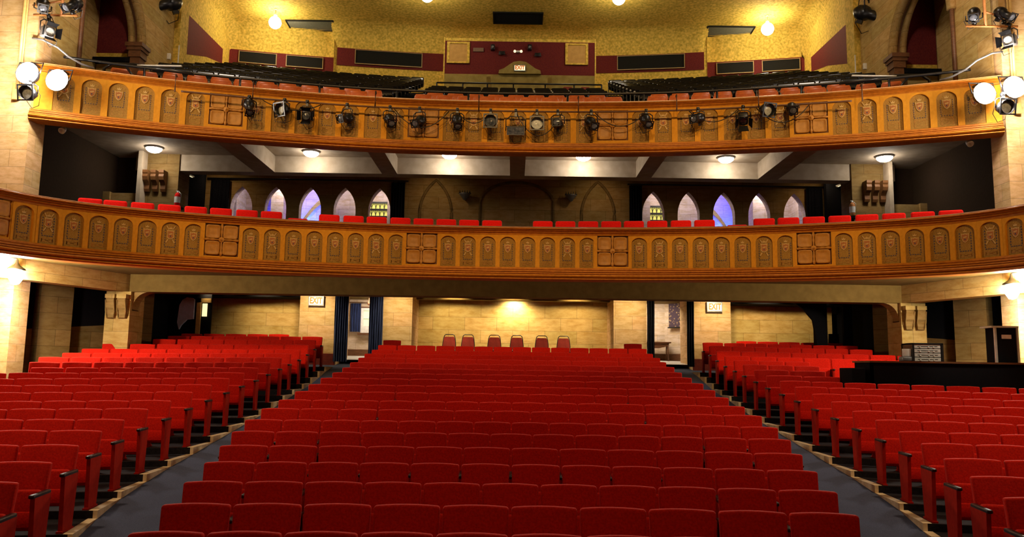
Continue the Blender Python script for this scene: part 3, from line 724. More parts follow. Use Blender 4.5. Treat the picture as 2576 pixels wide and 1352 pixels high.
# ---------------------------------------------------------------- control desk, right
rt = empty('sound_desk', (8.5, 16.1, 1.0), 0, 'long black sound desk behind the seats on the right', 'desk')
mb = MB(); mb.box(-1.48, 3.0, -.35, -.30, 0, 1.24); mb.box(-1.48, -1.43, -.35, .4, 0, 1.24); mb.build('front_panel', BLACKM, rt)
mb = MB(); mb.box(-1.52, 3.0, -.40, .42, 1.24, 1.275); mb.build('desktop', BROWN, rt)
mb = MB(); mb.box(-.2, .2, -.35, .35, 0, .35, 0, Matrix.Translation((6.79, 16.15, 1.15)) @ Matrix.Scale(1, 4)); mb.box(6.6, 6.98, 15.8, 16.4, 1.5, 2.14)
mb = MB(); mb.rbox(6.66, 6.93, 15.8, 16.4, 1.10, 2.13, .015)
tag(mb.build('speaker_box', BLACKM), 'low black box at the left end of the sound desk', 'box')
dz = 2.275
rt = empty('equipment_rack', (8.28, 16.1, dz), 0, 'silver-fronted equipment rack standing on the sound desk', 'equipment rack')
mb = MB(); mb.box(-.31, -.27, -.1, .35, 0, .36); mb.box(.27, .31, -.1, .35, 0, .36); mb.box(-.31, .31, -.1, .35, .34, .37); mb.box(-.31, .31, .3, .35, 0, .36); mb.build('case', BLACK, rt)
for k in range(4):
    mb = MB(); mb.box(-.26, .26, -.08, .2, .012 + k * .085, .083 + k * .085, 0); mb.box(-.2, .2, -.085, -.08, .04 + k * .085, .052 + k * .085, 1)
    for q in (-.15, .02, .12): mb.lathe([(.016, 0), (.016, .02), (0, .02)], 10, 0, Matrix.Translation((q, -.08, .028 + k * .085)) @ Matrix.Rotation(PI / 2, 4, 'X'))
    mb.build('rack_unit', [CHROME, BLACK], rt)
lamp('desk_fill', 'SPOT', (8.6, 14.9, 3.6), 55, (1, .9, .7), .1, aim=(8.8, 16.1, 2.4), spot=70)  # added unseen spot that brightens the rack and cases
rt = empty('desk_monitor', (7.90, 16.1, dz), 0, 'small white and grey unit beside the rack on the sound desk', 'monitor')
mb = MB(); mb.rbox(-.12, .12, -.08, .12, 0, .10, .03); mb.build('base', GREY, rt)
mb = MB(); mb.rbox(-.075, .075, -.04, .04, .10, .25, .01); mb.build('screen_housing', WHITEP, rt)
rt = empty('flight_case', (9.88, 16.2, dz), 0, 'tall black case with silver edges on the sound desk', 'case')
mb = MB(); mb.box(-.2, .22, -.15, .2, 0, .70); mb.build('body', BLACKM, rt)
mb = MB()
for x in (-.22, .22): mb.box(x - .02, x + .02, -.18, -.14, 0, .72)
mb.box(-.3, .24, -.19, .22, .70, .735); mb.build('silver_edge', CHROME, rt)
mb = MB(); mb.box(-.09, .1, -.165, -.15, .48, .56); mb.build('name_plate', WHITEP, rt)

# ---------------------------------------------------------------- proscenium side walls (front)
for sx in (-1, 1):
    nm = 'left' if sx < 0 else 'right'
    a, b = (-15, -11.12) if sx < 0 else (11.2, 15)
    mb = MB(); mb.box(a, b, 17.7, 18.3, -.2, 19)
    struct(mb.build('wall_front_' + nm, STONEP))
# wall lanterns under the mezzanine ends
for sx in (-1, 1):
    nm = 'left' if sx < 0 else 'right'
    x = sx * 10.72; y = 17.1; z = 3.85
    rt = empty('wall_lantern', (x, y, z), 0, f'glowing black iron wall lantern below the {nm} end of the mezzanine', 'wall lantern', 'wall lanterns')
    mb = MB(); mb.tube([(sx * .50, .55, .32), (sx * .5, .3, .40), (sx * .42, .05, .43), (sx * .2, 0, .40), (0, 0, .36)], .016); mb.tube([(sx * .46, .5, .05), (sx * .4, .2, .2), (sx * .3, .02, .4)], .014)
    mb.box(sx * .45 - .06, sx * .45 + .06, .5, .6, .0, .42); mb.lathe([(.02, .36), (.03, .28), (.06, .22), (.17, .15), (.18, .12), (.0, .13)], 12); mb.build('bracket', BLACK, rt)
    mb = MB(); mb.lathe([(.0, -.2), (.07, -.18), (.14, -.06), (.15, .05), (.10, .12), (0, .13)], 14); g = mb.build('lamp_globe', LAMPF, rt)
    g.visible_shadow = True
    lamp('lantern_light', 'POINT', (x + 0, y - .25, z), 900, (1, .82, .55), .16)

# ---------------------------------------------------------------- mezzanine
YM = 25.8
mb = MB()
archL = [-8.98, -7.86, -6.72, -5.58, -4.44]; archR = [4.56, 5.72, 6.88, 8.04, 9.2]
zs_, za_ = 7.12, 7.86; zsill = 6.2
edges = [-13.4]
def seg(x0, x1): mb.add([(x0, YM, 4.86), (x1, YM, 4.86), (x1, YM, 8.9), (x0, YM, 8.9)], [(0, 1, 2, 3)], 0)
cells = [(-10.95, .42, 7.1, 7.98)] + [(x, .36, zs_, za_) for x in archL] + [(x + .0, .36, zs_, za_ + .03) for x in archR] + [(11.1, .42, 7.1, 7.98)]
prev = -13.4
for cx, hw, a, z in cells:
    x0, x1 = cx - hw - .12, cx + hw + .12
    seg(prev, x0); arch_plate(mb, x0, x1, 4.86, 8.9, arch_profile(cx, hw, a, z, zsill, 8, 'gothic'), cx, YM, YM + .32, 0, 1); prev = x1
seg(prev, 13.4)
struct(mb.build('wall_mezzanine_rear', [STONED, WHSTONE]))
mb = MB(); mb.box(-13.4, -3.2, 28.6, 28.7, 4.86, 9.6); mb.box(3.2, 13.4, 28.6, 28.7, 4.86, 9.6); mb.box(-3.3, -3.2, 26.1, 28.7, 4.86, 9.6); mb.box(3.2, 3.3, 26.1, 28.7, 4.86, 9.6)
# cross piers of the passage behind the arches
for x in (-10.0, -8.35, -4.25, 4.55, 8.6, 10.2): mb.box(x - .22, x + .22, 27.6, 28.6, 4.86, 9.6)
struct(mb.build('wall_mezzanine_passage', WHSTONE))
BLUE = (.015, .045, 1)
for x0, dxx in ((-8.55, .1), (-7.35, -.25), (8.75, -.1), (7.5, .25)):
    lamp('blue_uplight', 'SPOT', (x0, 28.15, 6.5), 1100, BLUE, .05, aim=(x0 + dxx, 28.5, 8.3), spot=75, blend=.5)
for x in (-8.2, -5.2, 5.4, 8.6): lamp('passage_light', 'POINT', (x + .2, 27.1, 8.6), 95, (1, .86, .80), .15)
for sx in (-1, 1): lamp('blue_uplight', 'POINT', (sx * 11.3, 27.3, 6.6), 70, (.25, .35, 1), .1)
# vault rib seen through the middle arches
for sx in (-1, 1):
    mb = MB(); pts = []
    for k in range(12):
        u = k / 11; pts.append((sx * (7.75 - 1.15 * u), 27.9, 6.6 + 1.25 * math.sin(u * PI / 2 * .95)))
    n = len(pts); vs = []
    for (x, y, z) in pts: vs += [(x, y, z), (x, y, z + .2), (x, y + .3, z + .2), (x, y + .3, z)]
    mb.add(vs, [(4 * i + a, 4 * i + 4 + a, 4 * i + 4 + (a + 1) % 4, 4 * i + (a + 1) % 4) for i in range(n - 1) for a in range(4)] + [(0, 1, 2, 3), (4 * n - 1, 4 * n - 2, 4 * n - 3, 4 * n - 4)], 0)
    struct(mb.build('trim_1' if sx < 0 else 'trim_2', PALE))
for sx, cx, nm in ((-1, -5.0, 'left'), (1, 5.28, 'right')):
    mb = MB(); mb.box(cx - .45, cx + .45, 28.35, 28.4, 7.0, 7.92); wo = struct(mb.build('window_2' if sx < 0 else 'window_3', YWIN))
    mb = MB()
    for z in (7.90, 7.64, 7.38, 7.12): mb.box(cx - .47, cx + .47, 28.28, 28.34, z - .035, z + .035)
    for k in range(7): mb.box(cx - .45 + .15 * k - .008, cx - .45 + .15 * k + .008, 28.3, 28.33, 7.0, 7.92)
    for k in range(6):
        for z in (7.38, 7.64):
            mb.tube([(cx - .45 + .15 * k + .075 + .07 * math.cos(th), 28.31, z + .03 + .18 * math.sin(th)) for th in [PI * q / 8 for q in range(9)]], .008, 5)
    mb.build('leaded_bars', BLACK, wo)
G = 'black drapes flanking the mezzanine arches'
for x0, x1, lb in ((-9.98, -9.36, 'black drape left of the left group of pointed arches'), (-4.05, -3.6, 'black drape right of the left group of pointed arches'),
                   (3.76, 4.17, 'black drape left of the right group of pointed arches'), (9.56, 10.08, 'black drape right of the right group of pointed arches')):
    drape('mezzanine_drape', x0, x1, YM - .12, 4.9, 8.05, BLKD, lb, 5, .03, group=G)
for x0, x1, lb in ((-10.1, -3.5, 'left'), (3.7, 10.2, 'right')):
    mb = MB(); mb.tube([(x0, YM - .12, 8.09), (x1, YM - .12, 8.09)], .025); tag(mb.build('curtain_rail', BLACK), f'thin black curtain rail above the {lb} group of pointed arches', 'curtain rail')
for x in (-2.6, 2.7, -9.6, 9.8): lamp('mezzanine_fill', 'SPOT', (x, 24.6, 8.25), 26, (1, .72, .42), .1, aim=(x, 25.8, 6.6), spot=140, blend=1)  # added fill lamps, brighten the rear wall behind the cross beam
# blind arches: dark mouldings on the wall
def arch_mould(cx, hw, zs, za, kind, z0=5.6, r=.05):
    pr = arch_profile(cx, hw, zs, za, z0, 10, kind); mb = MB(); mb.tube([(x, YM - .01, z) for x, z in pr], r, 6); return struct(mb.build('trim_3', STONEK))
arch_mould(-2.59, .52, 7.05, 8.16, 'gothic'); arch_mould(2.74, .54, 7.05, 8.18, 'gothic'); arch_mould(.07, 1.2, 7.45, 8.12, 'round')
# unlit wall sconces
def sconce(x, lb):
    rt = empty('wall_sconce', (x, YM, 7.62), 0, lb, 'wall sconce', 'unlit sconces on the mezzanine wall')
    r = MB(); r.lathe([(.0, -.16), (.05, -.14), (.10, -.06), (.17, .02), (.19, .06), (.0, .06)], 12, 0, Matrix.Translation((0, -.2, 0))); r.build('bowl', GREY, rt)
    r = MB(); r.tube([(0, 0, -.1), (0, -.1, -.12), (0, -.2, -.14)], .02); r.tube([(-.2, -.2, .07), (.2, -.2, .07)], .015)
    for k in range(5): r.lathe([(.0, .06), (.03, .08), (.012, .13), (0, .2)], 6, 0, Matrix.Translation((-.16 + .08 * k, -.2, 0)))
    r.build('iron_crown', BLACK, rt)
sconce(-1.63, 'unlit iron wall sconce right of the left blind arch'); sconce(1.84, 'unlit iron wall sconce left of the right blind arch')

# mezzanine end structures
for sx in (-1, 1):
    nm = 'left' if sx < 0 else 'right'
    def X(v): return sx * v
    mb = MB()
    def bx(a, b, y0, y1, z0, z1, mi=0): mb.box(min(X(a), X(b)), max(X(a), X(b)), y0, y1, z0, z1, mi)
    bx(11.15, 12.2, 23.3, 23.5, 4.86, 7.04, 0)         # low stone parapet
    bx(12.0, 12.2, 23.2, 23.55, 4.86, 7.06, 0)
    bx(11.08, 11.2, 23.15, 23.5, 4.86, 8.3, 2)
    bx(10.12, 11.15, 23.5, 24.3, 4.86, 8.3, 3)         # pier with scrolls
    bx(11.15, 12.4, 24.0, 24.2, 4.86, 8.3, 1)          # dark wall behind
    bx(12.2, 12.4, 18.3, 24.2, 4.86, 8.3, 1)
    wo = struct(mb.build('wall_mezzanine_' + nm, [STONED, plain('dark_brown_plaster', (.045, .026, .014), .9, .1), PLAST, STONEK]))
    r = MB()
    for q in range(3): scroll_bracket(r, X(11.0 - .24 * q), 23.5, 7.12, .15, .62, .3)
    r.build('corbel', BROWNR, wo)
    mb = MB(); x0 = X(11.5)
    struct_ = None
    # small bright emergency light
    rt = empty('emergency_light', (X(10.35), 24.9, 7.98), 0, f'small bright wall light in the {nm} rear corner of the mezzanine', 'wall light')
    r = MB(); r.rbox(-.12, .12, -.03, .05, -.02, .04, .01, 0, Matrix.Rotation(sx * -.4, 4, 'Y')); r.build('housing', WHITEP, rt)
    r = MB(); r.rbox(-.11, .11, -.05, -.03, -.035, -.02, .005, 0, Matrix.Rotation(sx * -.4, 4, 'Y')); r.build('lens', SIGN, rt)
    wb = wallbox('wall_mezzanine_return_' + nm, [(min(X(9.95), X(10.42)), max(X(9.95), X(10.42)), 25.0, 25.2, 4.86, 8.3)], BLACKM)
    # red extinguisher on a stand by the pier
    rt = empty('fire_extinguisher', (X(9.98), 23.2, 6.62), 0, f'red fire extinguisher with white label at the {nm} end of the mezzanine', 'fire extinguisher')
    r = MB(); r.lathe([(.0, 0), (.075, .01), (.08, .05), (.08, .34), (.06, .40), (.03, .43), (.0, .43)], 14); r.build('cylinder', SHRED if sx > 0 else REDB, rt)
    r = MB(); r.lathe([(.083, .12), (.083, .30)], 14); r.build('label_band', WHITEP, rt)
    r = MB(); r.lathe([(.02, .43), (.025, .47), (0, .48)], 8); r.box(-.05, .03, -.01, .01, .47, .49); r.tube([(.03, 0, .46), (.10, 0, .4), (.10, 0, .2)], .01); r.build('valve', CHROME, rt)
    r = MB(); r.box(-.15, .15, -.12, .12, -.06, 0); r.box(-.03, .03, -.03, .03, -1.76, -.06); r.box(-.12, .12, -.12, .12, -1.76, -1.73); r.build('stand', BLACKM, rt)

# mezzanine front row seats
def mezz_seat():
    rt = empty('mezzanine_chair', (0, 0, 0))
    r = MB(); r.rbox(-.250, .250, -.055, .055, .34, .86, .05, 0, None, 4); r.build('backrest', REDB, rt)
    r = MB(); r.rbox(-.24, .24, -.32, -.22, .22, .58, .03); r.build('seat_cushion', REDB, rt)
    r = MB(); r.box(-.268, -.252, -.33, .03, 0, .56); r.build('side_standard', BLACK, rt)
    return rt
ms0 = mezz_seat()
mxs = [-9.68, -9.20, -8.66, -8.12, -7.57, -7.03, -6.46, -5.91, -4.57, -3.99, -3.43, -2.85, -2.28, -1.71, -1.14, -.56, .72, 1.29, 1.86, 2.43, 2.99, 3.56, 4.13, 4.69, 6.06, 6.60, 7.15, 7.70, 8.26, 8.80, 9.36, 9.89]
for k, x in enumerate(mxs):
    o = ms0 if k == 0 else copy_tree(ms0)
    y = 19.88 - .0208 * x * x - (.004 * abs(x)); o.location = (x, y, 4.87); o.rotation_euler = (0, 0, -math.atan(.0416 * x) * .9)
    lb = f'red rounded seat back above the mezzanine rail, {ORD[k]} from the left' if k < 16 else f'red rounded seat back above the mezzanine rail, {ORD[31 - k]} from the right'
    tag(o, lb, 'theatre seat', 'front row seats of the mezzanine')
for x, y, lb in ((-5.5, 20.0, 'dark red seat set back left of the gap in the mezzanine front row'), (5.66, 20.0, 'dark red seat set back right of the gap in the mezzanine front row')):
    o = copy_tree(ms0); o.location = (x, y, 4.87); o.rotation_euler = (0, 0, -math.atan(.0416 * x)); tag(o, lb, 'theatre seat', 'front row seats of the mezzanine')

# ---------------------------------------------------------------- underside of the upper balcony
def yrow0(x): return 20.25 - .0175 * x * x
mb = MB(); pts = [(p.x, p.y) for p in CU.offs(-.24)]; n = len(pts)
mb.add([(x, y, 7.5) for x, y in pts] + [(x, y, 8.31) for x, y in pts], [(i, i + 1, n + i + 1, n + i) for i in range(n - 1)], 0)
poly = pts + [(13.4, 18.3), (13.4, 20.7), (-13.4, 20.7), (-13.4, 18.3)]
m_ = len(poly); mb.add([(x, y, 8.30) for x, y in poly], [tuple(range(m_))[::-1]], 1)
mb.box(-13.4, 13.4, 20.6, 26.2, 8.30, 8.36, 1)
mb.box(-11.45, 11.45, 23.55, 24.0, 7.8, 8.3, 1)
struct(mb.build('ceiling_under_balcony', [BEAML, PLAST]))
for i, (c, w_) in enumerate(((-7.55, .60), (-3.78, .46), (.07, .44), (3.88, .46), (7.62, .60))):
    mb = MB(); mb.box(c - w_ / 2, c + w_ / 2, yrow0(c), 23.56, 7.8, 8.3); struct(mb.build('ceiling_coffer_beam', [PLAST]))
G = 'dome lights under the upper balcony'
def dome_light(x, y, z, label, power=44):
    rt = empty('dome_light', (x, y, z), 0, label, 'ceiling light', G)
    r = MB(); r.lathe([(.0, 0), (.24, 0), (.26, -.03), (.23, -.05)], 20); r.build('rim', CHROME, rt)
    r = MB(); r.lathe([(.225, -.04), (.21, -.09), (.15, -.14), (.06, -.17), (0, -.175)], 20); r.build('glass_dome', LAMPD, rt)
    r = MB(); r.lathe([(.0, -.2), (.02, -.19), (.015, -.17)], 8); r.build('finial', GOLD, rt)
    lamp('dome_bulb', 'POINT', (x, y, z - .30), power * .42, WHITE, .18)
nmz = ['the far left bay', 'the second bay from the left', 'the bay left of the centre beam', 'the bay right of the centre beam', 'the second bay from the right', 'the far right bay']
for k, (x, y) in enumerate([(-10.56, 22.73), (-6.02, 23.04), (-1.94, 23.2), (2.01, 23.2), (6.21, 23.0), (10.7, 22.57)]):
    dome_light(x, min(y, 22.95), 8.30, 'bright glass dome ceiling light in ' + nmz[k], (24, 40, 52, 52, 40, 24)[k])

# ---------------------------------------------------------------- upper balcony: steps, seats, rails
def yrow(Y, X): return Y - X * X / (2 * (28 + Y - 20))
def ztop_u(Y): return 9.44 + (Y - 21.2) * .418
rowsY = [20.75 + .42] + []
mb = MB()
levels = [20.6, 21.6, 22.5] + [23.1 + .85 * k for k in range(0, 11)]
for a, b in zip(levels, levels[1:]):
    zz = ztop_u(a + .4) - .80; N = 24; vs = []
    for k in range(N + 1):
        X = -11.4 + 22.8 * k / N; vs += [(X, yrow(a, X), zz - .5), (X, yrow(a, X), zz), (X, yrow(b, X), zz)]
    mb.add(vs, [(3 * k, 3 * k + 3, 3 * k + 4, 3 * k + 1) for k in range(N)] + [(3 * k + 1, 3 * k + 4, 3 * k + 5, 3 * k + 2) for k in range(N)], 0)
zz = ztop_u(levels[-1]) - .8
mb.box(-12.4, 12.4, 31.0, 33, zz - .4, zz, 0)
struct(mb.build('floor_upper_balcony', DARKFLOOR))
r = MB(); r.rbox(-.255, .255, -.05, .05, .36, .80, .05, 0, None, 3)
for v in range(len(r.v)):
    x, y, z = r.v[v]
    if z > .6: r.v[v] = (x, y, z + .03 - .11 * (x / .255) ** 4 + .04 * (1 - (x / .255) ** 2))
r.rbox(-.22, .22, -.4, -.05, .38, .45, .02); r.box(-.27, -.24, -.35, .03, 0, .55, 1)
FS = r.build('balcony_front_seat', [ORANGE, BLACK], uv=False)
cnt = 0
first = True; k2 = 0
for Yr, lab, xr in ((21.15, 'front', 10.0), (22.0, 'second', 9.2)):
    x = -xr; k = 0; xs_ = []
    while x < xr:
        if not (2.85 < abs(x) < 3.75): xs_.append(x)
        x += .575
    for k, x in enumerate(xs_):
        o = FS if first else FS.copy()
        if not first: COL.objects.link(o)
        first = False
        o.location = (x, yrow(Yr, x), ztop_u(Yr) - .80); o.rotation_euler = (0, 0, -math.asin(x / 29))
        h = len(xs_) // 2
        side = f'{ORD[k]} from the left' if k < h else f'{ORD[len(xs_) - 1 - k]} from the right'
        tag(o, f'orange-brown rounded seat, {lab} row of the upper balcony, {side}', 'balcony seat', 'orange front seats of the upper balcony')
r = MB(); r.rbox(-.25, .25, -.04, .04, .42, .84, .05, 0, None, 2)
for v in range(len(r.v)):
    x, y, z = r.v[v]; r.v[v] = (x, y + .06 * (x / .25) ** 2 * -1, z)
r.rbox(-.23, .23, -.42, -.06, .40, .47, .03, 0, None, 2); r.box(-.275, -.245, -.38, .02, 0, .58, 1); r.rbox(-.285, -.235, -.42, 0, .57, .61, .015, 0)
r.lathe([(0, .04), (.025, .03), (.035, .0), (.03, -.02)], 8, 2, Matrix.Translation((-.26, -.42, .60)) @ Matrix.Rotation(PI / 2, 4, 'X'))  # bright cap added to imitate glints on the seat edges
BS = r.build('black_balcony_seat', [GLOSSB, BLACK, CHROME], uv=False)
first = True
def bseat(x, Yr, lb):
    global first
    o = BS if first else BS.copy()
    if not first: COL.objects.link(o)
    first = False
    o.location = (x, yrow(Yr, x), ztop_u(Yr) - .82); o.rotation_euler = (0, 0, -math.asin(x / 32))
    tag(o, lb, 'balcony seat', 'black tiered seats of the upper balcony')
for j in range(10):
    Yr = 23.5 + .83 * j
    for sx, nm in ((-1, 'left'), (1, 'right')):
        for k in range(12 if j < 2 else 13):
            bseat(sx * (3.95 + .56 * k), Yr, f'black tip-up seat, upper balcony {nm} bank, {ORD[j]} row up, {ORD[k]} from the centre aisle')
for j in range(3):
    for k in range(10): bseat(-2.52 + .56 * k, 23.5 + .85 * j, f'black tip-up seat, upper balcony centre bank, {ORD[j]} row up, {ORD[k]} from the left')
# two maroon stacking chairs behind the centre rail
r = MB(); r.prism([(-.2, .45), (.2, .45), (.18, .8), (.13, .9), (-.13, .9), (-.18, .8)], -.02, .02, 0, ZUP_TO_Y); r.box(-.2, .2, -.4, 0, .42, .46, 0)
for sx in (-1, 1): r.tube([(sx * .19, -.38, .42), (sx * .2, -.4, 0)], .012, 6, 1); r.tube([(sx * .19, 0, .5), (sx * .2, .03, 0)], .012, 6, 1)
S1 = r.build('stacking_chair', [bpy.data.materials['maroon_vinyl'], BLACK], uv=False)
z5 = ztop_u(26.1) - .8
S1.location = (1.75, 26.25, z5); tag(S1, 'maroon chair behind the centre rail of the upper balcony, the left one', 'chair', 'chairs behind the centre rail')
o = S1.copy(); COL.objects.link(o); o.location = (2.35, 26.25, z5); tag(o, 'maroon chair behind the centre rail of the upper balcony, the right one', 'chair', 'chairs behind the centre rail')

# safety rail along the balcony front
rt = empty('safety_rail', (0, 20, 8.7), 0, 'long black pipe safety rail along the front of the upper balcony', 'railing')
off = [p for p in CU.offs(-.42)]
mb = MB(); mb.tube([(p.x, p.y - 20, .56 + (0.0)) for p in off if abs(p.x) < 10.9], .035, 8); mb.build('top_pipe', BLACK, rt)
for s in (-9.2, -7.0, -5.05, -3.1, -1.25, 1.35, 3.3, 5.15, 7.2, 9.2):
    p, t_, n_ = CU.at(s); q = p - n_ * .42
    mb = MB(); mb.tube([(q.x, q.y - 20, -.2), (q.x, q.y - 20, .56)], .03, 8); mb.build('post', BLACK, rt)
# centre guard rail by the stair opening
rt = empty('guard_rail', (0, 26.6, z5), 0, 'black guard rail around the centre stair of the upper balcony', 'railing')
mb = MB(); mb.tube([(-2.75, 0, 1.12), (2.95, 0, 1.12)], .03, 8); mb.tube([(-2.75, 0, .7), (2.95, 0, .7)], .02, 8); mb.build('top_pipe', BLACK, rt)
for x in (-2.75, -1.85, -1.0, -.1, 1.0, 2.0, 2.95): mb = MB(); mb.tube([(x, 0, -.1), (x, 0, 1.12)], .025, 8); mb.build('post', BLACK, rt)

# ---------------------------------------------------------------- upper balcony rear walls and ceiling
def yrear(X):
    a = abs(X)
    if a < 7.5: return 32.15 - .012 * a * a
    return 32.95 - .010 * a * a
def wall_strip(mb, f, x0, x1, z0, z1, mi, n=8, dy=0):
    vs = []
    for k in range(n + 1): X = x0 + (x1 - x0) * k / n; vs += [(X, f(X) + dy, z0), (X, f(X) + dy, z1)]
    mb.add(vs, [(2 * k, 2 * k + 2, 2 * k + 3, 2 * k + 1) for k in range(n)], mi)
mb = MB()
for a, b in ((-11.95, -7.5), (-7.5, -2.9), (3.15, 7.8), (7.8, 11.95)):
    sg = 1 if a > 0 else -1
    f = (lambda X: 32.15 - .012 * X * X) if max(abs(a), abs(b)) < 8 else (lambda X: 32.95 - .010 * X * X)
    z0, z1 = (14.3, 15.05) if abs(a + b) < 14 else (14.3, 14.95)
    wall_strip(mb, f, a, b, 12.0, z0, 0); wall_strip(mb, f, a + .12, b - .12, z0, z1, 1, dy=-.03); wall_strip(mb, f, a, b, z0, 17.2, 0)
for X in (-7.5, 7.8):
    mb.add([(X, 31.4, 12), (X, 32.5, 12), (X, 32.5, 17), (X, 31.4, 17)], [(0, 1, 2, 3)], 0)
# projection booth front
mb.box(-2.9, 3.15, 30.95, 31.05, 13.75, 15.18, 1); mb.box(-2.9, 3.15, 30.95, 32.2, 15.18, 15.3, 0); mb.box(-2.95, -2.9, 30.9, 32.2, 12, 15.3, 0); mb.box(3.15, 3.2, 30.9, 32.2, 12, 15.3, 0)
mb.box(-2.9, 3.15, 30.93, 31.0, 12, 13.78, 2)
# arched head over the stair opening
pr = [(-.72, 13.78), (-.70, 13.92), (-.5, 14.0), (-.3, 14.15), (-.12, 14.27), (.13, 14.31), (.38, 14.27), (.56, 14.15), (.76, 14.0), (.96, 13.92), (.98, 13.78)]
mb.prism(pr[::-1], -30.93, -30.80, 2, ZUP_TO_Y)
struct(mb.build('wall_upper_rear', [YELLOW, MAROON, mottled('olive_plaster', (.26, .19, .05), (.36, .27, .08), 4, .8, .2)]))
# stair opening walls
mb = MB(); mb.box(-1.05, -.9, 27.0, 28.6, 10.6, 12.2, 0); mb.box(1.1, 1.25, 27.0, 28.6, 10.6, 12.2, 0); mb.box(-1.05, 1.25, 28.5, 28.7, 10.6, 12.2, 0)
struct(mb.build('wall_stair_opening', bpy.data.materials['olive_plaster']))
# yellow framed hatches of the booth
for x, lb in ((-2.36, 'left'), (2.42, 'right')):
    rt = empty('booth_hatch', (x, 30.93, 14.22), 0, f'square ochre hatch in a pale frame at the {lb} end of the projection booth', 'hatch', 'booth hatches')
    r = MB(); r.box(-.43, .43, -.01, .0, 0, .86); r.build('panel', mottled('ochre_panel', (.5, .28, .07), (.6, .34, .09), 6, .7, .3), rt)
    r = MB()
    for a in ((-.46, -.36, 0, .9), (.36, .46, 0, .9), (-.36, .36, .82, .9), (-.36, .36, -.0, .07)): r.box(a[0], a[1], -.05, .0, a[2], a[3])
    r.build('frame', YELLOW, rt)
for x, z, w_, h_, lb in ((-.97, 14.88, .16, .22, 'left'), (.52, 14.9, .16, .22, 'right')):
    rt = empty('booth_projector_port', (x, 30.9, z), 0, f'small black box fitting high on the projection booth, the {lb} one', 'fitting')
    r = MB(); r.rbox(-w_ / 2, w_ / 2, -.12, .05, -h_ / 2, h_ / 2, .01); r.build('box', BLACK, rt)
    r = MB(); r.lathe([(.05, 0), (.05, .06), (.03, .06), (.0, .03)], 12, 0, Matrix.Translation((0, -.12, -.02)) @ Matrix.Rotation(PI / 2, 4, 'X')); r.build('lens', GREY, rt)
rt = empty('emergency_light', (0.05, 30.9, 14.73), 0, 'small white twin emergency light above the booth exit sign', 'emergency light')
r = MB(); r.rbox(-.09, .09, -.06, .03, -.04, .04, .015); r.build('body', WHITEP, rt)
for sx in (-1, 1): r = MB(); r.lathe([(.0, .05), (.05, .045), (.055, .0), (0, -.02)], 12, 0, Matrix.Translation((sx * .13, -.04, 0)) @ Matrix.Rotation(PI / 2, 4, 'X')); r.build('lamp_head', SIGN, rt)
exit_sign(.13, 30.76, 14.0, .42, .20, 'lit EXIT sign in the arched head of the projection booth')
for (x, y, z, w_, h_, lb) in ((-1.55, 30.9, 14.8, .42, .16, 'grey plate near the left hatch'),):
    r = MB(); r.box(x - w_ / 2, x + w_ / 2, y, y + .04, z - h_ / 2, z + h_ / 2); tag(r.build('wall_plate', plain('brown_plate', (.2, .12, .07))), 'small brown plate on the booth beside the left hatch', 'plate')
for k, (x, z) in enumerate(((-.6, 14.6), (.85, 14.55))):
    r = MB(); r.tube([(x - .14, 30.85, z), (x + .14, 30.85, z)], .02); r.tube([(x - .12, 30.93, z + .05), (x - .12, 30.85, z)], .015); r.tube([(x + .12, 30.93, z + .05), (x + .12, 30.85, z)], .015); r.rbox(x - .12, x + .12, 30.86, 30.92, z + .02, z + .14, .01)
    tag(r.build('booth_port', BLACK), f'black port fitting on the booth, {"left" if k == 0 else "right"} of the exit sign', 'fitting')
# band grilles (long dark panels)
def grille(f, x0, x1, z0, z1, label):
    rt = empty('wall_grille', ((x0 + x1) / 2, f((x0 + x1) / 2) - .05, z0), math.atan2(f(x1) - f(x0), x1 - x0), label, 'wall grille', 'dark grilles in the maroon band')
    h = z1 - z0; w_ = (x1 - x0) / 2
    r = MB(); r.box(-w_, w_, -.03, .0, 0, h); r.build('mesh_panel', GRILLE, rt)
    r = MB()
    for a in ((-w_ - .03, -w_, -.03, h + .03), (w_, w_ + .03, -.03, h + .03), (-w_, w_, h, h + .02), (-w_, w_, -.03, 0)): r.box(a[0], a[1], -.06, .0, a[2], a[3])
    r.build('frame', plain('tan_frame', (.42, .30, .12)), rt)
fi = lambda X: 32.15 - .012 * X * X
fo = lambda X: 32.95 - .010 * X * X
grille(fi, -6.65, -3.95, 14.42, 14.98, 'long dark grille in the maroon band left of the booth')
grille(fi, 4.2, 6.9, 14.42, 14.98, 'long dark grille in the maroon band right of the booth')
grille(fo, -11.45, -10.0, 14.42, 14.86, 'dark grille in the left alcove, nearer the side wall')
grille(fo, -9.6, -8.15, 14.42, 14.86, 'dark grille in the left alcove, nearer the booth')
grille(fo, 8.4, 9.85, 14.42, 14.86, 'dark grille in the right alcove, nearer the booth')
grille(fo, 10.2, 11.65, 14.42, 14.86, 'dark grille in the right alcove, nearer the side wall')

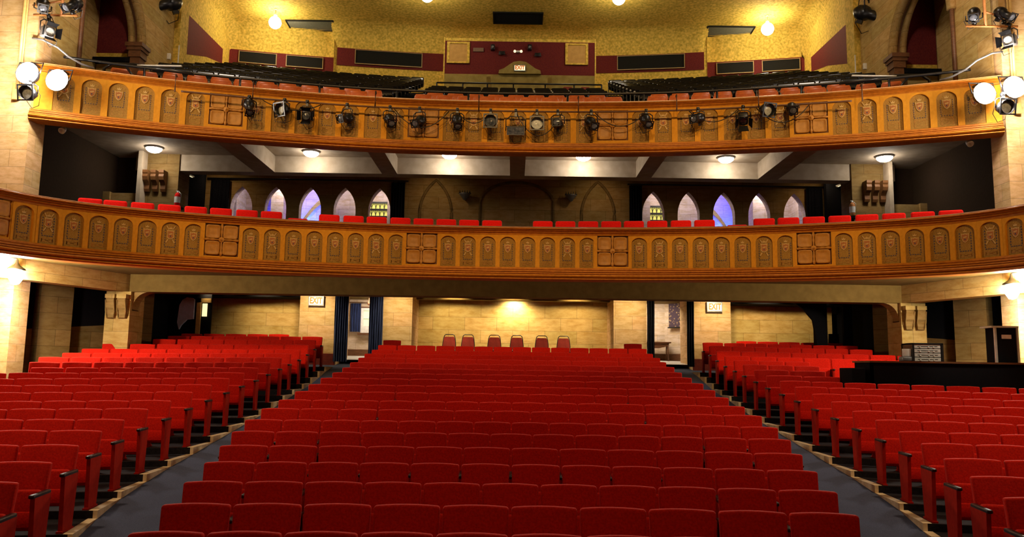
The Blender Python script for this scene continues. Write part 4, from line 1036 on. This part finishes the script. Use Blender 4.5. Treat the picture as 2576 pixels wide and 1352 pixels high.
# ceiling with coves
mb = MB(); NXc, NYc = 96, 72; vs = []
def cove(d, r):
    d = max(0, min(d, r)); return r - math.sqrt(max(0, r * r - (r - d) ** 2))
for j in range(NYc + 1):
    for i in range(NXc + 1):
        Y = 17.5 + (33.0 - 17.5) * j / NYc
        HW = 11.35 + .08 * max(0, Y - 25.2); X = HW * (2 * i / NXc - 1)
        a = abs(X); back = 32.15 - .012 * a * a if (-7.5 < X < 7.8) else 32.95 - .01 * a * a
        if -2.9 < X < 3.15: back = 32.3
        side = HW - a
        z = 16.0 + .05 * (30 - Y) - cove(back - Y, .9) - cove(side, .35)
        Yc = min(Y, back)
        vs.append((X, Yc, z))
N1 = NXc + 1
mb.add(vs, [(j * N1 + i, (j + 1) * N1 + i, (j + 1) * N1 + i + 1, j * N1 + i + 1) for j in range(NYc) for i in range(NXc)], 0, True)
struct(mb.build('ceiling', YELLOW))
# ceiling vents
def vent(x0, x1, y0, y1, label, mat=None):
    zc = 16.0 + .05 * (30 - (y0 + y1) / 2)
    rt = empty('ceiling_vent', ((x0 + x1) / 2, (y0 + y1) / 2, zc - .02), 0, label, 'ceiling vent', 'ceiling vents'); rt.rotation_euler = (-.05, 0, 0)
    w_, h_ = (x1 - x0) / 2, (y1 - y0) / 2
    r = MB(); r.box(-w_, w_, -h_, h_, -.01, .0); r.build('backing', BLACKM, rt)
    r = MB()
    for a in ((-w_ - .05, -w_, -h_, h_), (w_, w_ + .05, -h_, h_), (-w_ - .05, w_ + .05, h_, h_ + .05), (-w_ - .05, w_ + .05, -h_ - .05, -h_)): r.box(a[0], a[1], a[2], a[3], -.05, 0)
    r.build('frame', GRILLE, rt)
    r = MB()
    for k in range(12): y = -h_ + (k + .5) * 2 * h_ / 12; r.add([(-w_, y, -.01), (w_, y, -.01), (w_, y + .03, -.04), (-w_, y + .03, -.04)], [(0, 1, 2, 3)], 0)
    r.build('slats', mat or VENTM, rt)
vent(-.92, .98, 30.0, 30.85, 'black vent in the ceiling centre above the booth', GRILLE)
vent(-9.35, -7.5, 30.9, 31.7, 'grey slatted ceiling vent beside the left globe lamp'); vent(7.75, 9.6, 30.9, 31.7, 'grey slatted ceiling vent beside the right globe lamp')
# globe lamps
def globe(x, y, zc, drop, label, power):
    rt = empty('globe_lamp', (x, y, zc), 0, label, 'pendant lamp', 'globe pendants of the balcony ceiling')
    r = MB(); r.lathe([(.0, .02), (.08, .02), (.08, -.02), (.02, -.04), (.0, -.04)], 14); r.tube([(0, 0, 0), (0, 0, -drop)], .015); r.build('rod', GOLD, rt)
    r = MB(); r.lathe([(.0, -.24)] + [(.24 * math.cos(t), .24 * math.sin(t)) for t in [(-80 + 16 * k) * PI / 180 for k in range(10)]] + [(.06, .235), (.06, .3), (0, .3)], 18, 0, Matrix.Translation((0, 0, -drop - .24))); r.build('glass_globe', LAMPD, rt)
    for a in range(4):
        th = a * PI / 2
    lamp('globe_bulb', 'POINT', (x, y, zc - drop - .24), power, (1, .80, .42), .25).data.use_shadow = True
globe(-9.55, 30.05, 16.0, .32, 'glowing globe lamp at the left of the balcony ceiling', 950)
globe(9.85, 30.0, 16.0, .32, 'glowing globe lamp at the right of the balcony ceiling', 950)
globe(-3.35, 28.1, 16.09, .15, 'glowing globe lamp cut by the top edge, left of centre', 330)
globe(3.75, 28.1, 16.09, .15, 'glowing globe lamp cut by the top edge, right of centre', 330)

# upper side walls
for sx in (-1, 1):
    nm = 'left' if sx < 0 else 'right'
    def X(v): return sx * v
    mb = MB()
    def q4(pts, mi): mb.add(pts, [(0, 1, 2, 3)], mi)
    xs = 11.5
    q4([(X(11.33), 25.2, 8.0), (X(11.92), 32.6, 8.0), (X(11.92), 32.6, 17.5), (X(11.33), 25.2, 17.5)], 0)
    # maroon band following the stair
    e = .01
    P = [(26.0, 12.48), (28.6, 13.42), (30.6, 13.95), (30.6, 14.55), (26.0, 14.02)]
    mb.add([(X(11.33 + .0797 * (y - 25.2) - e), y, z) for y, z in P], [tuple(range(5))], 1)
    # pilaster
    mb.box(min(X(11.5), X(10.95)), max(X(11.5), X(10.95)), 24.8, 25.4, 8.0, 17.5, 0)
    mb.box(min(X(11.5), X(11.2)), max(X(11.5), X(11.2)), 24.5, 24.79, 11.85, 17.5, 1); mb.box(min(X(11.5), X(11.2)), max(X(11.5), X(11.2)), 24.5, 24.79, 8.0, 11.85, 0)
    struct(mb.build('wall_upper_' + nm, [YELLOW, MAROON]))
    # stone side wall with arched niche: plane x = 11.12, y 17.7 .. 24.5
    mb = MB(); xw = 11.14
    prof = arch_profile(21.0, 1.6, 11.3, 12.9, 8.37, 10)
    tmp = MB(); arch_plate(tmp, 17.9, 24.9, 8.37, 19.0, prof, 21.0, 0, .35, 0, 1)
    tmp.v = [(X(xw + v[1]), v[0], v[2]) for v in tmp.v]
    # niche interior
    tmp.add([(X(12.42), 19.2, 8.37), (X(12.42), 22.9, 8.37), (X(12.42), 22.9, 16), (X(12.42), 19.2, 16)], [(0, 1, 2, 3)], 0)
    tmp.box(min(X(11.5), X(12.65)), max(X(11.5), X(12.4)), 22.62, 22.8, 11.1, 16, 2)
    tmp.box(min(X(11.5), X(12.65)), max(X(11.5), X(12.4)), 22.62, 22.8, 10.9, 11.1, 3)
    tmp.box(min(X(11.3), X(12.4)), max(X(11.3), X(12.4)), 22.4, 22.8, 10.76, 10.9, 4); tmp.box(min(X(11.5), X(12.4)), max(X(11.5), X(12.4)), 22.62, 22.8, 8.37, 10.76, 0)
    tmp.box(min(X(11.5), X(12.4)), max(X(11.5), X(12.4)), 19.2, 19.38, 8.37, 16, 0)
    wo = struct(tmp.build('wall_upper_niche_' + nm, [STONE, BROWN, MAROON, YELLOW, BLACKM]))
    # archivolt and capital
    r = MB(); pr = arch_profile(21.0, 1.6, 11.3, 12.9, 11.3, 14)
    inner = [(X(xw - .05), y, z) for y, z in pr]
    r.tube(inner, .13, 8, 0); r.tube([(X(xw + .25), y, z) for y, z in pr], .10, 8, 0); r.build('arch_band', STONED, wo)
    r = MB()
    for (a, z0, z1) in ((.28, 11.2, 11.32), (.24, 11.1, 11.2), (.2, 10.9, 11.1), (.16, 8.6, 10.9)):
        r.box(min(X(xw - a * .8), X(xw + a)), max(X(xw - a * .8), X(xw + a)), 22.55 - a, 22.55 + a, z0, z1)
    r.build('capital_column', BROWN, wo)
    # dark vertical pipe at the niche's near edge
    r = MB(); r.tube([(X(xw - .05), 19.42, 8.9), (X(xw - .05), 19.42, 15)], .055); tag(r.build('wall_pipe', BROWN), f'dark vertical pipe on the {nm} wall beside the arched niche', 'pipe')

# ---------------------------------------------------------------- stage lights
def stage_light(x, y, z, kind, az, tilt, label, drop=.25, scale=1.0, cat='stage light', group='stage lights along the upper balcony front', lit=0):
    """origin at the pivot; body points along -y before rotation"""
    rt = empty('stage_light', (x, y, z), 0, label, cat, group)
    rt.scale = (scale,) * 3
    T = Matrix.Rotation(az, 4, 'Z') @ Matrix.Rotation(tilt, 4, 'X') @ Matrix.Rotation(PI / 2, 4, 'X')   # +z of lathe -> -y
    if kind == 'ellips':
        r = MB(); r.lathe([(0, -.26), (.05, -.25), (.12, -.18), (.14, -.08), (.12, .0), (.085, .03), (.085, .24), (.095, .25), (.095, .27), (.08, .27)], 14, 0, T)
        r.box(-.03, .03, -.19, -.13, -.12, -.02, 0, T); r.build('body', BLACK, rt)
        r = MB(); r.lathe([(.0, .262), (.05, .26), (.08, .25)], 14, 0, T); r.build('lens', LENS, rt)
        r = MB(); r.box(-.105, .105, -.105, .105, .265, .275, 0, T); 
        r = MB()
        for a in ((-.11, .11, .085, .11), (-.11, .11, -.11, -.085), (-.11, -.085, -.085, .085), (.085, .11, -.085, .085)): r.box(a[0], a[1], a[2], a[3], .27, .28, 0, T)
        r.build('colour_frame', BLACK, rt)
    elif kind == 'par':
        r = MB(); r.lathe([(0, -.22), (.06, -.21), (.09, -.14), (.15, -.02), (.16, .0), (.16, .18), (.15, .18), (.15, .02), (.02, -.1)], 18, 0, T); r.build('body', BLACK, rt)
        r = MB(); r.lathe([(0, .08), (.08, .07), (.148, .04)], 18, 0, T); r.build('lens', LENSB if lit else LENS, rt)
        r = MB()
        for a in ((-.18, .18, .15, .18), (-.18, .18, -.18, -.15), (-.18, -.15, -.15, .15), (.15, .18, -.15, .15)): r.box(a[0], a[1], a[2], a[3], .17, .185, 0, T)
        r.build('colour_frame', BLACK, rt)
    elif kind == 'fresnel':
        r = MB(); r.rbox(-.12, .12, -.13, .13, -.16, .1, .04, 0, T); r.lathe([(.10, .1), (.11, .14), (.09, .14)], 14, 0, T); r.build('body', GREY if lit else BLACK, rt)
        r = MB(); r.lathe([(0, .13), (.09, .11)], 14, 0, T); r.build('lens', LENSB if lit else LENS, rt)
        r = MB()
        for k, (a, b) in enumerate(((0, .14), (PI, .14), (PI / 2, .14), (-PI / 2, .14))):
            r.add([(-.1, .12, .13), (.1, .12, .13), (.13, .2, .26), (-.13, .2, .26)], [(0, 1, 2, 3), (3, 2, 1, 0)], 0, False, T @ Matrix.Rotation(a, 4, 'Z'))
        r.build('barn_doors', BLACK, rt)
    elif kind == 'box':
        r = MB(); r.box(-.22, .22, -.1, .1, -.14, .1, 0, T); r.box(-.24, .24, .1, .12, -.16, -.12, 0, T); r.build('body', BLACK, rt)
        r = MB()
        for a in ((-.22, .22, .09, .105), (-.22, .22, -.105, -.09), (-.225, -.21, -.1, .1), (.21, .225, -.1, .1)): r.box(a[0], a[1], a[2], a[3], .10, .11, 0, T)
        r.build('rim', GREY, rt)
        r = MB(); r.box(-.2, .2, -.08, .08, .098, .101, 0, T); r.lathe([(.03, 0), (0, 0)], 8, 0, T @ Matrix.Translation((-.1, 0, .11))); r.build('glass', LENS, rt)
    # yoke and clamp
    r = MB(); wy = .17 if kind != 'box' else .25; Tz = Matrix.Rotation(az, 4, 'Z')
    r.tube([(-wy, 0, 0), (-wy, 0, drop * .55), (-wy * .6, 0, drop * .72), (wy * .6, 0, drop * .72), (wy, 0, drop * .55), (wy, 0, 0)], .014, 6, 0, Tz); r.build('yoke', BLACK, rt)
    r = MB(); r.box(-.03, .03, -.03, .03, drop * .7, drop + .05); r.tube([(-.035, 0, drop), (.035, 0, drop)], .05, 8); r.build('clamp', BLACK, rt)
    # safety cable loop
    r = MB(); r.tube([(.03, .05, drop), (.16, .12, 0), (.12, .16, -.22), (-.04, .18, -.28), (-.16, .14, -.1), (-.1, .06, drop * .8)], .008, 5); r.build('cable', BLACK, rt)
    return rt
LENS = mottled('dull_lens', (.05, .06, .08), (.16, .17, .2), 12, .08, .8)
LENSB = mottled('bright_lens', (.55, .6, .6), (.85, .9, .9), 20, .1, .8)
# mounting pipe on brackets
rt = empty('lighting_pipe', (0, 0, 8.52), 0, 'thin iron lighting pipe bracketed off the upper balcony front', 'pipe')
mb = MB(); mb.tube([(p.x, p.y, 0) for p in CU.offs(.34) if abs(p.x) < 8.1], .025, 8); mb.build('pipe', BROWN, rt)
for s in (-8.4, -6.6, -3.6, -.95, 1.6, 4.1, 6.1, 8.5):
    p, t_, n_ = CU.at(s); a = p + n_ * .14; b = p + n_ * .36
    mb = MB(); mb.tube([(a.x, a.y, .42), (b.x, b.y, .40), (b.x, b.y, -.03)], .022, 6)
    mb.build('bracket', BROWN, rt)
def px2s(X):
    best = min(range(len(CU.p)), key=lambda i: abs(CU.p[i].x - X)); return CU.s[best]
SL = [(-6.58, .02, 'ellips', .5, .9, 'first'), (-5.75, 0, 'par', -.5, .2, 'second'), (-5.28, -.12, 'fresnel', .1, .2, 'third'), (-4.27, -.1, 'ellips', -.5, .3, 'fourth'), (-3.2, -.08, 'ellips', .4, .6, 'fifth'),
      (-2.46, -.08, 'ellips', -.4, .5, 'sixth'), (-1.55, -.05, 'ellips', .2, .8, 'seventh'), (-.59, -.05, 'par', 0, .1, 'eighth'), (-.02, -.27, 'box', 0, .3, ''), (.52, -.1, 'par', 0, .08, ''),
      (1.12, -.08, 'ellips', -.2, .1, ''), (1.96, -.05, 'ellips', .3, .6, ''), (3.37, 0, 'ellips', .2, .7, ''), (4.58, .02, 'ellips', -.7, .3, ''), (5.65, -.05, 'fresnel', -.2, .8, ''), (6.2, .15, 'par', .3, .3, ''), (6.8, .15, 'ellips', -.2, .5, '')]
names = ['black spotlight at the left end of the balcony lights, over the left cross panel', 'pale-lensed stage lamp second from the left on the balcony front', 'stage light with round black lens and open flaps, third from the left',
         'black spotlight turned sideways, fourth from the left on the balcony front', 'black spotlight pointing down, fifth from the left on the balcony front', 'black spotlight left of the cross panel nearest the centre left, sixth from the left',
         'brown-tinted spotlight right of the centre left cross panel', 'square-framed black lamp just left of the box floodlight', 'wide black box floodlight with grey rim hanging at the centre', 'stage lamp with big bright silver reflector right of the box floodlight',
         'greenish-lensed spotlight right of the big silver reflector', 'black spotlight left of the centre right cross panel', 'black spotlight hanging right of the centre right cross panel', 'black spotlight turned to the right, fourth from the right',
         'stage light with black flaps pointing down, third from the right', 'small pale-lensed lamp second from the right on the balcony front', 'black spotlight at the right end over the right cross panel']
for (X, dz_, kd, az, tl, _), lb in zip(SL, names):
    p, t_, n_ = CU.at(px2s(X)); q = p + n_ * .36
    stage_light(q.x, q.y, 8.27 + dz_, kd, az, tl, lb, drop=.25 - dz_, lit=1 if ('silver' in lb or 'pale' in lb) else 0, scale=1.0)
# cables looping along the pipe
for k, (a, b, sag) in enumerate(((-3.1, -1.7, .45), (-1.5, -.6, .3), (.0, 1.2, .6), (2.0, 3.3, .35), (4.4, 5.6, .3), (6.0, 7.2, .4), (-6.3, -4.9, .2))):
    P = []
    for i in range(13):
        u = i / 12; p, t_, n_ = CU.at(px2s(a) * (1 - u) + px2s(b) * u); q = p + n_ * .30; P.append((q.x, q.y, 8.5 - sag * 4 * u * (1 - u)))
    r = MB(); r.tube(P, .012, 6)
    tag(r.build('power_cable', BLACK), f'thin black cable drooping under the balcony lighting pipe, {ORD[k]} loop', 'cable', 'cables under the lighting pipe')

# floods and side rigs at both ends
for sx in (-1, 1):
    nm = 'left' if sx < 0 else 'right'
    for k, (x, y, z, lb) in enumerate(((sx * (10.94 if sx < 0 else 11.11), 17.2, 8.42, 'outer'), (sx * (10.32 if sx < 0 else 10.5), 17.3, 8.30, 'inner'))):
        rt = empty('floodlight', (x, y, z), 0, f'blazing white floodlight at the {nm} end of the upper balcony, the {lb} one', 'floodlight', 'lit floodlights at the balcony ends')
        r = MB(); T = Matrix.Rotation(PI / 2, 4, 'X'); r.lathe([(0, -.3), (.1, -.28), (.2, -.12), (.25, .0), (.25, .03)], 18, 0, T); r.build('body', BLACK, rt)
        r = MB(); r.lathe([(0, .05), (.12, .04), (.24, .0)], 18, 0, T); r.build('lens', LAMPF, rt)
        r = MB(); r.tube([(-.27, 0, 0), (-.27, .1, .28), (.27, .1, .28), (.27, 0, 0)], .015); r.tube([(0, .1, .28), (0, .4, .3)], .03); r.build('yoke', BLACK, rt)
        lamp('flood_beam', 'POINT', (x, y - .3, z), 330, (1, .86, .72), .2)
    stage_light(sx * 10.85, 17.2, 7.95, 'par', 0, .2, f'unlit pale lamp hanging below the floodlights at the {nm} balcony end', drop=.3, lit=1, group='side rig lamps')
    # pipe rig with three lamps at the front corner
    rig = dict(x0=-11.09, x1=-10.09, z=9.91, xv=-10.45, l=((-10.90, 10.16), (-10.20, 10.17), (-10.73, 9.50))) if sx < 0 else dict(x0=10.27, x1=11.45, z=9.96, xv=10.72, l=((10.47, 10.24), (11.15, 10.26), (11.25, 9.62)))
    Yp = 17.45; rt = empty('pipe_rig', (0, Yp, rig['z']), 0, f'orange-brown pipe frame carrying lamps high on the {nm} wall', 'pipe frame')
    r = MB(); r.tube([(rig['x0'], 0, 0), (rig['x1'], 0, 0)], .028); r.tube([(rig['xv'], .0, 0), (rig['xv'], .0, 2.6)], .032); r.tube([(sx * 11.3, .27, .35), (rig['xv'], .0, .35)], .022); r.build('pipe', mottled('rust_pipe', (.32, .12, .03), (.45, .18, .05), 9, .5, .4), rt)
    (a1, b1), (a2, b2), (a3, b3) = rig['l']
    stage_light(a1, Yp, b1, 'ellips', sx * -.6, .7, f'black spotlight on the {nm} wall rig, upper outer' if sx < 0 else 'black spotlight on the right wall rig, upper inner', drop=-.2, group='side rig lamps', scale=1.0)
    stage_light(a2, Yp, b2, 'ellips', sx * .4, .7, f'black spotlight on the {nm} wall rig, upper inner' if sx < 0 else 'black spotlight on the right wall rig, upper outer', drop=-.2, group='side rig lamps', scale=1.0)
    stage_light(a3, Yp, b3, 'fresnel', sx * -.9, .2, f'silver-grey lamp hanging below the {nm} wall rig', drop=.38, group='side rig lamps', scale=1.0, lit=1)
    hz = [(11.2, 17.65, 9.44), (10.95, 17.66, 9.40), (10.68, 17.8, 9.28), (10.5, 17.95, 9.12), (10.32, 18.2, 9.04), (10.1, 18.35, 9.0)]
    r = MB(); r.tube([(sx * a, b, c) for a, b, c in hz], .025, 8)
    tag(r.build('cable_hose', GREY), f'thick grey cable sagging from the {nm} wall to the balcony rail', 'cable')
    # curved pipe stand and bar behind the rail
    rt = empty('pipe_stand', (sx * 9.9, 19.05, 9.05), 0, f'black curved pipe stand behind the rail at the {nm} end', 'pipe stand')
    r = MB(); r.tube([(sx * .35, 0, -.1), (sx * .33, 0, .22), (sx * .15, 0, .34), (sx * -.4, 0, .33), (sx * -1.1, 0, .22), (sx * -1.9, 0, .1)], .04); r.tube([(sx * -.5, 0, -.1), (sx * -.2, 0, .28)], .03); r.build('frame_pipe', BLACK, rt)
    r = MB(); r.box(min(sx * -.5, sx * -1.6), max(sx * -.5, sx * -1.6), -.05, .0, .28, .31); r.build('flat_bar', CHROME, rt)
    # conduit on the front wall
    r = MB(); r.tube([(sx * 11.42, 17.62, 8.2), (sx * 11.42, 17.62, 13.5)], .035); r.tube([(sx * 11.36, 17.62, 8.2), (sx * 11.36, 17.62, 13.5)], .02); r.rbox(sx * 11.45 - .07, sx * 11.45 + .07, 17.6, 17.7, 7.95, 8.35, .01)
    tag(r.build('wall_conduit', GOLD), f'vertical brass-coloured conduit on the {nm} front wall', 'conduit')
    # conduit with box on the yellow pilaster
    r = MB(); r.tube([(X(11.0) if False else sx * 10.93, 24.75, 8.6), (sx * 10.93, 24.75, 12.25)], .02); r.rbox(sx * 11.1 - .06, sx * 11.1 + .06, 24.4, 24.48, 11.65, 11.85, .01)
    tag(r.build('switch_conduit', WHITEP), f'thin white conduit with a box on the {nm} yellow pilaster', 'conduit')
    # bullet lamps above the pilaster (dark projector cluster)
    stage_light(sx * 11.0, 23.9, 13.25, 'ellips', sx * .9, .5, f'dark spotlight high beside the {nm} yellow pilaster', drop=.4, group='pilaster lamps', scale=1.8)
# small lamps under the ends of the upper balcony
for sx, nm in ((-1, 'left'), (1, 'right')):
    rt = empty('small_spot', (sx * 10.7, 18.35, 7.48), 0, f'small silver spot lamp under the {nm} end of the upper balcony', 'spot lamp')
    r = MB(); r.lathe([(0, -.05), (.05, -.04), (.07, .02), (.08, .1), (.06, .1), (0, .04)], 12, 0, Matrix.Rotation(2.2, 4, 'X')); r.build('head', CHROME, rt)
    r = MB(); r.tube([(0, 0, 0), (0, .02, .06)], .012); r.build('stem', BLACK, rt)
# light spilling over the upper balcony side walls
# ---------------------------------------------------------------- shell behind and over the auditorium
mb = MB(); mb.box(-15, 15, 33.2, 33.4, 0, 18); struct(mb.build('wall_back', BLACKM))
mb = MB(); mb.box(-15.1, -15.0, -3, 33.4, -1, 19); struct(mb.build('wall_left', STONED))
mb = MB(); mb.box(15, 15.1, -3, 33.4, -1, 19); struct(mb.build('wall_right', STONED))
